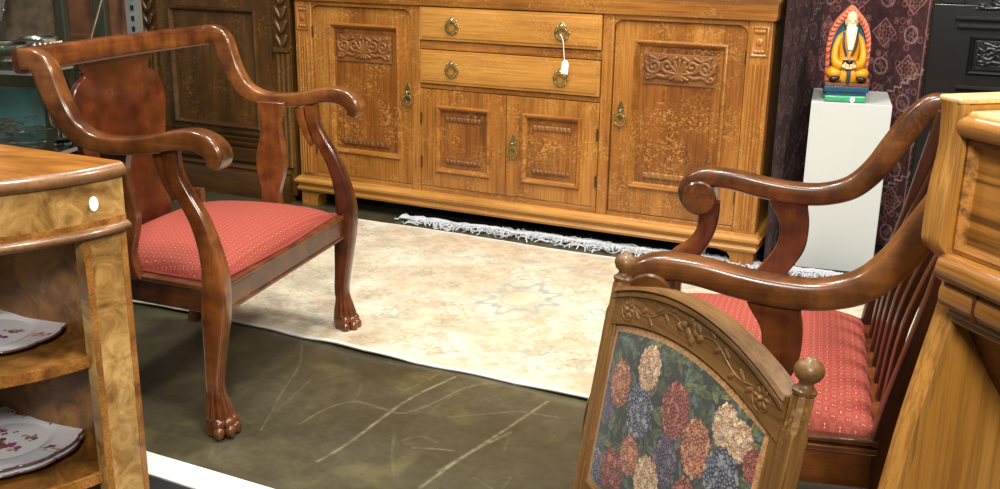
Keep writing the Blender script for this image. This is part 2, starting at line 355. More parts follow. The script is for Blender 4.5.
# ------------------------------------------------------------ cream rug
def rug_cream():
    x0, x1, y0, y1 = -.80, 1.585, -1.315, -.115
    nx, ny = 560, 300
    U, V = np.meshgrid(np.linspace(0, 1, nx), np.linspace(0, 1, ny), indexing='ij')
    X = x0+(x1-x0)*U; Y = y0+(y1-y0)*V
    w_ = np.clip(1-np.minimum(V, 1-V)*7, 0, 1)
    Y = Y+w_*.022*(fbm(X*3.2, V*0+1, 21)-.47)*np.where(V < .5, 1.6, 1.)
    X = X+np.clip(1-np.minimum(U, 1-U)*14, 0, 1)*.02*(fbm(Y*4, U*0+3, 5)-.5)
    Z = .007+.003*fbm(X*5, Y*5, 3)+np.clip(1-V*9, 0, 1)*.006*np.clip(np.sin(X*9)+.2, 0, 1)
    c = np.zeros(X.shape+(3,))+np.array([196, 184, 158.])
    n = fbm(X*6, Y*6, 31)[..., None]; n2 = fbm(X*22, Y*22, 41)[..., None]
    c += (n-.47)*np.array([46, 58, 74])+(n2-.47)*np.array([40, 46, 52])+(fbm(X*90, Y*90, 51)[..., None]-.47)*30
    def put(a, col):
        nonlocal c; a = (a*(.5+1.1*fbm(X*35, Y*35, 77)))[..., None]; a = np.clip(a, 0, 1); c = c*(1-a)+np.array(col, float)*a
    cx, cy = .40, -.70
    # borders
    for d, wd, al, col in [(.05, .004, .4, (150, 150, 140)), (.14, .003, .35, (170, 140, 110)), (.17, .003, .3, (150, 150, 145)), (.28, .004, .35, (165, 150, 125))]:
        dd = np.minimum(np.minimum(X-x0, x1-X)*1., np.minimum(Y-y0, y1-Y)); put(np.exp(-((dd-d)/wd)**2)*al, col)
    dd = np.minimum(np.minimum(X-x0, x1-X), np.minimum(Y-y0, y1-Y))
    put(((dd > .055) & (dd < .13))*np.clip(np.sin(X*70)*np.sin(Y*70)*2.5, 0, 1)*.35, (168, 130, 98))
    put(((dd > .175) & (dd < .27))*np.clip(np.sin(X*42+np.sin(Y*50))*np.sin(Y*44)*3-.8, 0, 1)*.35, (140, 140, 128))
    # field motifs
    r = np.abs(X-cx)/1.0+np.abs(Y-cy)/1.0
    ang = np.arctan2(Y-cy, X-cx); rad = np.hypot(X-cx, Y-cy)
    rad = np.hypot((X-cx)*1.15, (Y-cy)*.9); star = .115+.022*np.cos(8*ang)+.012*np.cos(16*ang)
    put(np.clip(1.6-np.abs(rad-star)/.014, 0, 1)*.95, (156, 158, 148))
    star2 = .165+.022*np.cos(8*ang+math.pi)
    put(np.clip(1.5-np.abs(rad-star2)/.007, 0, 1)*.5, (160, 158, 146))
    put((rad < .06)*.3, (220, 200, 165))
    put(np.clip(1-np.abs(rad-.07)/.006, 0, 1)*.5, (150, 145, 128))
    for (a, b_) in [(.27, 0), (-.27, 0), (0, .22), (0, -.22)]:
        rr = np.abs(X-cx-a)+np.abs(Y-cy-b_); put(np.clip(1-np.abs(rr-.03)/.012, 0, 1)*.6, (150, 148, 138))
    rnd = random.Random(3)
    for k in range(420):
        px, py = rnd.uniform(x0+.05, x1-.05), rnd.uniform(y0+.05, y1-.05); s_ = rnd.uniform(.012, .035)
        if math.hypot(px-cx, py-cy) < .2: continue
        mk = (np.abs(X-px) < .08) & (np.abs(Y-py) < .08)
        q = np.zeros(X.shape); a_ = np.arctan2(Y[mk]-py, X[mk]-px); rr = np.hypot(X[mk]-px, Y[mk]-py)
        q[mk] = np.clip(1-np.abs(rr-s_*(1+.4*np.cos(rnd.choice([4, 5, 6])*a_)))/.006, 0, 1)*rnd.uniform(.5, .85); put(q, rnd.choice([(150, 150, 140), (176, 138, 106), (160, 120, 92), (140, 140, 120)]))
    put(np.clip(fbm(X*2.2+4, Y*4, 91)-.5, 0, 1)*1.6, (196, 166, 132))
    edge = np.clip(1.6-np.minimum(V, 1-V)/.009, 0, 1); c = c*(1-edge[..., None])+np.array([222, 220, 210])*edge[..., None]
    o = gridmesh('area_rug', np.stack([X, Y, Z], -1), nlin(c), attrmat('worn_cream_wool', .95, sheen=.2, bump=.35, bs=420, detail=.1), None, .006, (0, 0, -1))
    tag(o, 'pale cream worn rug with faded blue grey medallion, lying in front of the oak sideboard', 'rug')
rug_cream()

# ------------------------------------------------------------ dark rug with fringe under sideboard
def rug_dark():
    t = thing('fringed_rug', 'dark navy rug with pale tangled fringe, lying under the oak sideboard', 'rug', (0.6, .3, 0))
    n, k = 60, 16
    U, V = np.meshgrid(np.linspace(0, 1, n), np.linspace(0, 1, k), indexing='ij')
    X = -1.15+1.95*U; Y = -.215+.07*U+V*.60
    c = np.zeros(X.shape+(3,))+np.array([22, 22, 34.])+(fbm(X*40, Y*40, 3)[..., None]-.5)*20
    gridmesh('pile', np.stack([X, Y, .003+.0015*fbm(X*9, Y*9, 2)], -1), nlin(c), attrmat('navy_wool', .95), t, .003, (0, 0, -1))
    rnd = random.Random(7); m = MB()
    for i in range(760):
        u = rnd.random(); x = -1.10+1.88*u; y = -.21+.07*u-rnd.uniform(0, .01)+.012*math.sin(x*9)
        a = rnd.uniform(-2.5, -.4); L_ = rnd.choice([rnd.uniform(.03, .07), rnd.uniform(.06, .13)]); z = .012
        pts = []
        for s_ in range(6):
            pts.append((x, y, max(.004, z))); a += rnd.uniform(-.8, .8); x += math.cos(a)*L_/5; y += math.sin(a)*L_/5; z = .004+rnd.random()*.02
            y = max(y, -.30+.0)
        m.tube(pts, rnd.uniform(.0014, .0030), 4)
    for j in range(5):
        m.tube([(-1.12+1.92*i/40, -.215+.07*i/40-rnd.uniform(0, .035)+.01*math.sin(i*1.3+j), .012+rnd.random()*.012) for i in range(41)], .004, 5)
    # move the rows: fringe lies just behind the cream rug's far edge
    f = m.build('fringe', plain('grey_white_cotton', (196, 198, 202), .9, var=.1), t, smooth=60); f['kind'] = 'stuff'
    for o in t.children:
        o.location.y = .215-.3-.005
        o.location.x = .05
rug_dark()

# ------------------------------------------------------------ ring handle
def drawer_ring(parent, x, y, z):
    m = MB(); m.lathe([(.0, 0), (.011, 0), (.012, .003), (.007, .005), (.006, .010), (.007, .013), (.003, .016), (0, .016)], (x, y, z+.024), 16, (0, -1, 0))
    m.ring((x, y-.010, z-.001), .0225, .0052, (0, 1, .1), 28, 8)
    m.ring((x, y-.003, z), .0265, .0028, (0, 1, 0), 26, 6)
    for k in range(8):
        a = k*math.pi/4; m.ball((x+.028*math.cos(a), y-.004, z+.028*math.sin(a)), (.005, .003, .005), 8, 5)
    o = m.build('ring_handle', brass, parent); lab(o, 'round aged brass ring pull')
def door_ring(parent, x, y, z):
    m = MB()
    pl = cr2([(0, -.028), (.010, -.02), (.008, -.004), (.013, .008), (.010, .022), (.006, .034), (0, .045), (-.006, .034), (-.010, .022), (-.013, .008), (-.008, -.004), (-.010, -.02), (0, -.028)], 3)[:-1]
    m.prism([(x+a, z+b_+.02) for a, b_ in pl], 'Y', y, y-.004)
    m.ball((x, y-.010, z+.028), (.007, .009, .007), 10, 8)
    m.ring((x, y-.012, z-.004), .021, .0045, (0, 1, .1), 26, 8)
    o = m.build('ring_handle', brass, parent); lab(o, 'aged brass drop ring pull')

def spiral(cx, cy, r, turns, a0, sgn=1, n=26):
    return [(cx+r*(1-k/n*.86)*math.cos(a0+sgn*2*math.pi*turns*k/n), cy+r*(1-k/n*.86)*math.sin(a0+sgn*2*math.pi*turns*k/n)) for k in range(n+1)]
def carving(parent, x0, x1, z0, z1, y, kind='crest', mat=None):
    w_, h_ = x1-x0, z1-z0; nx, nz = (190, 80) if kind != 'strip' else (150, 26)
    U, V = np.meshgrid(np.linspace(-.5, .5, nx), np.linspace(0, 1, nz), indexing='ij')
    X = U*w_; Z = V*h_; A = np.abs(X)
    H = np.zeros(X.shape)
    def rib(pts, wd, ht):
        nonlocal H; d = segdist(A, Z, pts); H = np.maximum(H, ht*np.sqrt(np.clip(1-(d/wd)**2, 0, 1)))
    if kind == 'crest':
        rib(spiral(w_*.17, h_*.62, h_*.26, 1.4, 2.6), .006, .008); rib(spiral(w_*.36, h_*.60, h_*.27, 1.5, .3, -1), .006, .009)
        rib(spiral(w_*.43, h_*.25, h_*.16, 1.2, 1.5), .005, .008); rib([(0, h_*.3), (w_*.1, h_*.35), (w_*.2, h_*.25), (w_*.32, h_*.3), (w_*.45, h_*.12)], .006, .007)
        rib([(w_*.2, h_*.9), (w_*.3, h_*.8), (w_*.42, h_*.92)], .005, .008); rib([(w_*.05, h_*.9), (w_*.12, h_*.8)], .006, .008)
        for k in range(7):
            a = math.pi*(.5-k*.16); rib([(0, h_*.35), (math.cos(a)*h_*.32, h_*.38+math.sin(a)*h_*.42)], .005, .010)
        for k in range(8):
            a = k*.8; rib([(w_*.36+h_*.1*math.cos(a), h_*.6+h_*.1*math.sin(a)), (w_*.36+h_*.36*math.cos(a+.4), h_*.6+h_*.34*math.sin(a+.4))], .0035, .007)
        bl = (h_*(.13+.1*np.cos(A/w_*2*math.pi*1.5))*np.clip(A/(w_*.5)*4, 0, 1)); bl = h_*(.02+.10*np.abs(np.cos(A/w_*math.pi*2.4)))
        H = H*np.clip((Z-bl)/.006, 0, 1); ext = (Z > bl)
    elif kind == 'strip':
        H = .005*np.abs(np.sin(A/w_*math.pi*5))*np.clip(1-((Z/h_-.5)/.5)**2, 0, 1)**.5*(.6+.4*np.sin(A/w_*60)); ext = H > -1
    else:
        H = np.zeros(X.shape); rib(spiral(w_*.3, h_*.5, h_*.3, 1.3, 0), .005, .006)
    H = H+.0008*fbm(X*300, Z*300, 4)
    edge = np.minimum(np.minimum(U+.5, .5-U)*w_, np.minimum(V, 1-V)*h_); H = H*np.clip(edge/.004, 0, 1)
    P = np.stack([X+(x0+x1)/2, y-H-.001, Z+z0], -1)
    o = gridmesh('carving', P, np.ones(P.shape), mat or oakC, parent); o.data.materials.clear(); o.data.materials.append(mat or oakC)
    # side skirt so the relief is a solid slab
    s = o.modifiers.new('solid', 'SOLIDIFY'); s.thickness = .003; s.offset = 1 
    return o

# ------------------------------------------------------------ sideboard
def sideboard():
    t = thing('sideboard', 'golden oak sideboard with carved doors, two drawers and brass ring handles', 'sideboard', (0, .35, 0))
    off = -.35
    def B(mb, *a, **k):
        o = mb.build(*a, **k)
        return o
    root = bpy.data.objects.new('tmp', None)
    D = .52
    made = []
    # carcass
    m = MB(); m.box(-.985, -.955, .02, D, .07, .9); m.box(.955, .985, .02, D, .07, .9); m.box(-.985, .985, D-.02, D, .07, .9); m.box(-.985, .985, .02, D, .07, .12)
    m.box(-.425, -.40, .02, D, .12, .9); m.box(.40, .425, .02, D, .12, .9); m.box(-.955, .955, .02, D, .86, .9)
    made.append(m.build('carcass', oakZ, t, bevel=.002))
    # face frame
    for s in (-1, 1):
        a, b_ = sorted((s*.43, s*.388)); made.append(MB().box(a, b_, 0, .03, .134, .90).build('stile', oakZ, t, bevel=.003))      # inner stiles
        a, b_ = sorted((s*1.0, s*.917)); made.append(MB().box(a, b_, 0, .05, .134, .90).build('stile', oakZ, t, bevel=.003))      # pilaster ground
        # rounded upper corners of the door openings
        for cx, sg in ((s*.43, s), (s*.917, -s)):
            pts = [(cx, .868), (cx, .835)]+[(cx+sg*(.033-.033*math.cos(q)), .835+.033*math.sin(q)) for q in np.linspace(.2, math.pi/2, 7)]
            m = MB(); m.prism(pts, 'Y', 0.001, .03); m.build('corner_spandrel', oakZ, t)
    for bx in ((-.916, -.431, .001, .03, .868, .90), (.431, .916, .001, .03, .868, .90), (-.387, .387, .002, .03, .885, .90), (-.387, .387, .004, .03, .718, .752), (-.387, .387, .004, .03, .562, .581), (-.387, .387, .004, .03, .134, .158), (-.916, -.431, .004, .03, .134, .152), (.431, .916, .004, .03, .134, .152)):
        MB().box(*bx).build('rail', oakX, t, bevel=.002)
    # pilasters: flutes and rosette blocks
    for s in (-1, 1):
        m = MB(); cx = s*.959; W = .052; nf = 4; prof = [(cx-W/2, .002)]
        for k in range(nf):
            for q in range(7):
                a = math.pi*q/6; prof.append((cx-W/2+W/nf*(k+.08+.84*q/6), -.007*math.sin(a)**.6-.001))
        prof.append((cx+W/2, .002))
        m.prism(prof, 'Z', .15, .74)
        m.rectring(cx-.03, cx+.03, .765, .868, [(0, .002), (0, -.004), (.005, -.006), (.010, -.002), (.014, -.002)], True)
        for zz in (.782, .85):
            for q in (-1, 0, 1): m.ball((cx+q*.012, -.004, zz), (.008, .005, .007), 10, 6)
        m.lathe([(.0, 0), (.012, .0), (.012, .003), (.006, .006), (0, .006)], (cx, -.002, .815), 12, (0, -1, 0))
        made.append(m.build('pilaster', oakZ, t))
    # base moulding, cornice, top
    m = MB(); path = [(-1.0, D), (-1.0, 0), (1.0, 0), (1.0, D)]
    mould_run(m, path, [(-.03, .068), (.010, .068), (.014, .078), (.008, .088), (.012, .098), (.022, .108), (.022, .116), (.014, .122), (.006, .132), (.0, .135), (-.03, .135)])
    made.append(m.build('base_moulding', oakLX, t))
    m = MB(); mould_run(m, path, [(-.03, .885), (.002, .885), (.010, .888), (.012, .897), (.014, .902), (.014, .93), (.018, .945), (.022, .95), (.024, .958), (.024, .965), (-.03, .965)])
    made.append(m.build('cornice', oakX, t))
    m = MB(); m.box(-1.03, 1.03, -.032, D+.01, .966, .988); made.append(m.build('top_board', oakX, t, bevel=.006, seg=3))
    # legs with shaped bracket
    for s in (-1, 1):
        for y0, y1 in ((0.0, .07), (D-.07, D)):
            m = MB(); o_ = [(1.0, 0), (1.0, .07), (.86, .07), (.875, .062), (.905, .055), (.915, .04), (.918, 0)]
            m.prism([(s*a, b_) for a, b_ in o_], 'Y', y0, y1); made.append(m.build('leg', oakZ, t, bevel=.002))
    # side doors
    for s in (-1, 1):
        xo = sorted((s*.4335, s*.9135)); xp = sorted((s*.49 if s < 0 else .508, s*.835 if s < 0 else .853)); z0, z1 = .1545, .865
        pz0, pz1 = .254, .80
        yd = .012
        m = MB(); m.rectring(xo[0], xo[1], z0, z1, [(0, .03), (0, yd)])
        # stiles, rails as one frame: outer loop to moulding loop
        out = [(xo[0], yd, z0), (xo[1], yd, z0), (xo[1], yd, z1), (xo[0], yd, z1)]
        inn = [(xp[0], yd, pz0), (xp[1], yd, pz0), (xp[1], yd, pz1), (xp[0], yd, pz1)]
        m.loft([out, inn], False, False)
        door = m.build('door', oakZ, t, smooth=20)
        m = MB(); m.rectring(xp[0], xp[1], pz0, pz1, [(-.001, yd+.002), (0, yd-.004), (.002, yd-.009), (.007, yd-.011), (.010, yd-.006), (.012, yd-.006), (.014, yd-.001), (.018, yd+.002), (.020, yd+.008), (.021, yd+.010)])
        lab(m.build('panel_moulding', oakX, door), 'raised moulding framing the panel')
        m = MB(); m.rectring(xp[0]+.021, xp[1]-.021, pz0+.021, pz1-.021, [(0, yd+.009), (.030, yd+.007), (.032, yd+.003), (.036, yd+.003)], True)
        lab(m.build('panel', oakP, door, smooth=25), 'figured oak door panel')
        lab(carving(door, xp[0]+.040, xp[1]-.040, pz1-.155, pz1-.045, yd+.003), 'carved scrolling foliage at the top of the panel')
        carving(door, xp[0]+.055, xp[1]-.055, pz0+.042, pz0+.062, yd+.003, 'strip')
        hx = -.452 if s < 0 else .467
        door_ring(door, hx, yd, .51)
    # small doors
    for s in (-1, 1):
        xo = sorted((s*.0018, s*.3855)); xp = sorted((s*.07, s*.316)); z0, z1, pz0, pz1, yd = .1605, .5595, .221, .497, .003
        m = MB(); m.rectring(xo[0], xo[1], z0, z1, [(0, .03), (0, yd)])
        out = [(xo[0], yd, z0), (xo[1], yd, z0), (xo[1], yd, z1), (xo[0], yd, z1)]
        inn = [(xp[0], yd, pz0), (xp[1], yd, pz0), (xp[1], yd, pz1), (xp[0], yd, pz1)]
        m.loft([out, inn], False, False); door = m.build('door', oakZ, t, smooth=20)
        m = MB(); m.rectring(xp[0], xp[1], pz0, pz1, [(-.001, yd+.002), (0, yd-.006), (.004, yd-.010), (.009, yd-.010), (.013, yd-.004), (.018, yd-.001), (.020, yd+.010), (.021, yd+.012)])
        m.build('panel_moulding', oakX, door)
        m = MB(); m.rectring(xp[0]+.021, xp[1]-.021, pz0+.021, pz1-.021, [(0, yd+.011), (.026, yd+.009), (.028, yd+.004), (.032, yd+.004)], True)
        m.build('panel', oakP, door, smooth=25)
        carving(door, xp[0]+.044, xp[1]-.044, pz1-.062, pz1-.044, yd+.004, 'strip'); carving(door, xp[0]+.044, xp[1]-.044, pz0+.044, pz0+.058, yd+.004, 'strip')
        for xx in (xp[0]+.052, xp[1]-.052):
            m = MB()
            for k in range(9): m.ball((xx, yd+.003, pz0+.06+k*(pz1-pz0-.125)/8), (.003, .003, .012), 8, 6)
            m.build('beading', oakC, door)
        if s > 0: door_ring(door, .033, yd, .345)
    for x in (-.905, .905, -.378, .378):
        for z in (.26, .44 if abs(x) < .5 else .76):
            m = MB(); m.lathe([(0, -.022), (.0035, -.022), (.0035, .022), (0, .022)], (x*1.011, 0.004 if abs(x) > .5 else -.002, z), 8); m.build('hinge', brassD, t)
    # drawers
    for z0, z1 in ((.7545, .8825), (.5835, .7155)):
        m = MB(); m.rectring(-.3845, .3845, z0, z1, [(0, .03), (0, -.004), (.002, -.006), (.010, -.007), (.013, -.011), (.017, -.012)], True)
        m.box(-.37, .37, .03, .40, z0+.01, z1-.01)
        d = m.build('drawer', oakLX, t, smooth=25)
        for x in (-.234, .232): drawer_ring(d, x, -.012, (z0+z1)/2-.006)
    for o in t.children: o.location.y = off
    # price tag on string
    g = thing('price_tag', 'small white price tag hanging by a string from the top drawer pull', 'tag', (.238, -.035, .70))
    m = MB(); m.tube([(-.004, .000, .108), (.010, -.006, .085), (.014, -.004, .04), (.016, 0, .01)], .0016, 6, True); m.build('string', paper, g)
    m = MB(); m.prism([(.004, -.036), (.030, -.038), (.033, .0), (.026, .014), (.012, .014), (.006, .002)], 'Y', -.001, .001); m.build('card', paper, g)
sideboard()

# ------------------------------------------------------------ dark oak cabinet at left
def dark_cabinet():
    t = thing('dark_cabinet', 'tall dark oak cabinet with panelled door, left of the golden sideboard', 'cabinet', (-1.45, .25, 0))
    X0, X1, D, H = -1.88, -1.035, .5, 2.0; o_ = []
    m = MB(); m.box(X0, X1, .012, D, .03, H); m.build('carcass', dkZ, t, bevel=.004)
    path = [(X0, D), (X0, 0.012), (X1-.02, 0.012)]
    m = MB(); mould_run(m, path, [(-.02, 0), (.03, 0), (.03, .10), (.024, .115), (.014, .12), (.014, .125), (.02, .13), (.012, .145), (0, .15), (-.02, .15)]); m.build('plinth', dkX, t)
    m = MB(); mould_run(m, [(X0+.02, .0125), (X1-.09, .0125)], [(-.005, .225), (.006, .225), (.012, .235), (.012, .245), (.006, .25), (.014, .26), (.014, .268), (-.005, .275)]); m.build('rail_moulding', dkX, t)
    m = MB(); m.box(X0+.09, X1-.1, -.004, .012, .16, .222); m.build('lower_rail', dkX, t, bevel=.003)
    z0, z1, a, b_ = .285, 1.8, -1.775, -1.13
    m = MB(); yd = 0.0; m.rectring(a, b_, z0, z1, [(0, .012), (0, yd)])
    out = [(a, yd, z0), (b_, yd, z0), (b_, yd, z1), (a, yd, z1)]; inn = [(-1.705, yd, .31), (-1.205, yd, .31), (-1.205, yd, .84), (-1.705, yd, .84)]
    m.loft([out, inn], False, False)
    door = m.build('door', dkZ, t, smooth=20)
    # lower and upper panels
    m = MB()
    for p0, p1 in ((.31, .84),): m.rectring(-1.705, -1.205, p0, p1, [(-.001, .002), (0, -.006), (.006, -.013), (.012, -.012), (.018, -.003), (.022, .006)])
    m.build('panel_moulding', dkX, door)
    m = MB(); m.rectring(-1.684, -1.226, .331, .819, [(0, .0055), (.03, .0055), (.05, .003)], True); m.build('panel', dkZ, door)
    # right pilaster with carved drop and flutes, left one too
    for cx, w_ in ((-1.075, .075), (-1.83, .06)):
        prof = [(cx-w_/2, .013)]
        for k in range(3):
            for q in range(7): prof.append((cx-w_/2+w_/3*(k+.08+.84*q/6), .004-.010*math.sin(math.pi*q/6)**.6))
        prof.append((cx+w_/2, .013)); m = MB(); m.prism(prof, 'Z', .16, .66); m.box(cx-w_/2, cx+w_/2, -.012, .013, .665, .685)
        for k in range(14):
            z = .71+k*.06
            for s in (-1, 1): m.ball((cx+s*.014, -.001, z), (.010, .009, .034), 10, 8, Matrix.Rotation(s*.5, 3, 'Y'))
        m.build('pilaster', dkZ, t)
    for o in t.children: o.location = (1.45, -.25, 0)
dark_cabinet()

# ------------------------------------------------------------ armchairs
def fabric():
    m, nt, b = nmat('red_dotted_upholstery'); N = nt.nodes.new; L = nt.links.new
    tc = N('ShaderNodeTexCoord'); mp = N('ShaderNodeMapping'); mp.inputs['Rotation'].default_value = (0, 0, R(45)); mp.inputs['Scale'].default_value = (60, 60, 0)
    L(tc.outputs['Object'], mp.inputs[0])
    v = N('ShaderNodeTexVoronoi'); v.inputs['Randomness'].default_value = 0; v.inputs['Scale'].default_value = 1; v.voronoi_dimensions = '2D'; L(mp.outputs[0], v.inputs['Vector'])
    lt = N('ShaderNodeMath'); lt.operation = 'LESS_THAN'; lt.inputs[1].default_value = .15; L(v.outputs['Distance'], lt.inputs[0])
    # alternate pale and dark dots
    ck = N('ShaderNodeTexChecker'); ck.inputs['Scale'].default_value = 1; L(mp.outputs[0], ck.inputs['Vector']); 
    dc = N('ShaderNodeMix'); dc.data_type = 'RGBA'; L(ck.outputs['Fac'], dc.inputs[0]); dc.inputs[6].default_value = l4((214, 150, 112)); dc.inputs[7].default_value = l4((92, 26, 24))
    w1 = N('ShaderNodeTexWave'); w1.inputs['Scale'].default_value = 3.1; w1.wave_type = 'RINGS'; w1.inputs['Distortion'].default_value = 0
    n = N('ShaderNodeTexNoise'); n.inputs['Scale'].default_value = 700; L(tc.outputs['Object'], n.inputs[0])
    gr = N('ShaderNodeMath'); gr.operation = 'GREATER_THAN'; gr.inputs[1].default_value = .47; L(v.outputs['Distance'], gr.inputs[0])
    base = N('ShaderNodeMix'); base.data_type = 'RGBA'; base.inputs[6].default_value = l4((124, 42, 32)); base.inputs[7].default_value = l4((148, 58, 44)); L(n.outputs[0], base.inputs[0])
    md = N('ShaderNodeMix'); md.data_type = 'RGBA'; g2 = N('ShaderNodeMath'); g2.operation = 'MULTIPLY'; g2.inputs[1].default_value = .18; L(gr.outputs[0], g2.inputs[0]); L(g2.outputs[0], md.inputs[0]); L(base.outputs[2], md.inputs[6]); md.inputs[7].default_value = l4((196, 106, 84))
    mx = N('ShaderNodeMix'); mx.data_type = 'RGBA'; f2 = N('ShaderNodeMath'); f2.operation = 'MULTIPLY'; f2.inputs[1].default_value = .7; L(lt.outputs[0], f2.inputs[0]); L(f2.outputs[0], mx.inputs[0]); L(md.outputs[2], mx.inputs[6]); L(dc.outputs[2], mx.inputs[7])
    L(mx.outputs[2], b.inputs['Base Color']); b.inputs['Roughness'].default_value = .75; b.inputs['Sheen Weight'].default_value = .0
    bp = N('ShaderNodeBump'); bp.inputs['Strength'].default_value = .2; bp.inputs['Distance'].default_value = .001; L(n.outputs[0], bp.inputs['Height']); L(bp.outputs[0], b.inputs['Normal'])
    return m
FAB = fabric()
piping = plain('red_braid', (128, 50, 42), .8)

def claw_foot(leg, x, y, mat):
    m = MB()
    m.sweep([(x, y, .13), (x+.001, y, .10), (x+.003, y, .07), (x+.005, y, .04), (x+.005, y, .006)], [(.040, .038), (.044, .042), (.056, .054), (.064, .062), (.058, .058)], (0, 1, 0), 16, 2.3)
    for k in range(9):      # tendons fanning from the ankle
        a = R(-112+k*28); dx, dy = math.cos(a), math.sin(a)
        m.tube([(x+dx*.017, y+dy*.017, .128), (x+.001+dx*.020, y+dy*.020, .10), (x+.003+dx*.026, y+dy*.026, .072), (x+.005+dx*.031, y+dy*.031, .048)], [.0025, .0045, .006, .0065], 8)
    for k in range(4):      # knuckle, toe and claw
        a = R(-63+k*42); q = Matrix.Rotation(a, 3, 'Z') @ Matrix.Rotation(.3, 3, 'Y'); dx, dy = math.cos(a), math.sin(a)
        m.ball((x+.006+dx*.028, y+dy*.029, .038), (.0155, .015, .0145), 12, 8, q)
        m.ball((x+.006+dx*.034, y+dy*.035, .018), (.0155, .014, .0178), 12, 8, q)
        m.ball((x+.005+dx*.042, y+dy*.041, .009), (.007, .006, .009), 8, 6, q)
    return m.build('claw_foot', mat, leg, smooth=50)

def seat_cushion(t, f0, f1, w0, w1, z0, zt, mat):
    """f0 front x, f1 back x, half widths w0 (front) w1 (back)"""
    nx, ny = 34, 34; rings = []
    U, V = np.meshgrid(np.linspace(-1, 1, nx), np.linspace(-1, 1, ny), indexing='ij')
    hw = w0+(w1-w0)*(1-U)/2; X = f1+(f0-f1)*(U+1)/2; Y = V*hw
    X = X+.014*(1-V**2)*np.clip(U, 0, 1)
    e = (1-np.abs(U)**5)*(1-np.abs(V)**5); Z = z0+(zt-z0)*(.0+.55*np.clip(e, 0, 1)**.35+.45*(1-U**2)*(1-V**2))
    P = np.stack([X, Y, Z], -1)
    o = gridmesh('seat', P, np.ones(P.shape), mat, t, .02, (0, 0, -1)); return lab(o, 'red dotted upholstered seat')

def vase_support(t, x_top, x_bot, zt, zb, y, mat, w_=.085, shape=None, th=.026, ybot=None):
    prof = shape or [(0, .95), (.08, .78), (.2, .62), (.34, .78), (.5, 1.0), (.64, .9), (.8, .62), (.92, .72), (1, .98)]
    pr_ = cr2(prof, 5); rings = []
    for u, k in pr_:
        u = min(max(u, 0), 1); z = zt+(zb-zt)*u; x = x_top+(x_bot-x_top)*u; hw = k*w_/2; yy = y+((ybot if ybot is not None else y)-y)*u
        rings.append([(x-hw, yy-th/2, z), (x+hw, yy-th/2, z), (x+hw, yy+th/2, z), (x-hw, yy+th/2, z)])
    m = MB(); m.loft(rings); return m.build('arm_support', mat, t, bevel=.003)

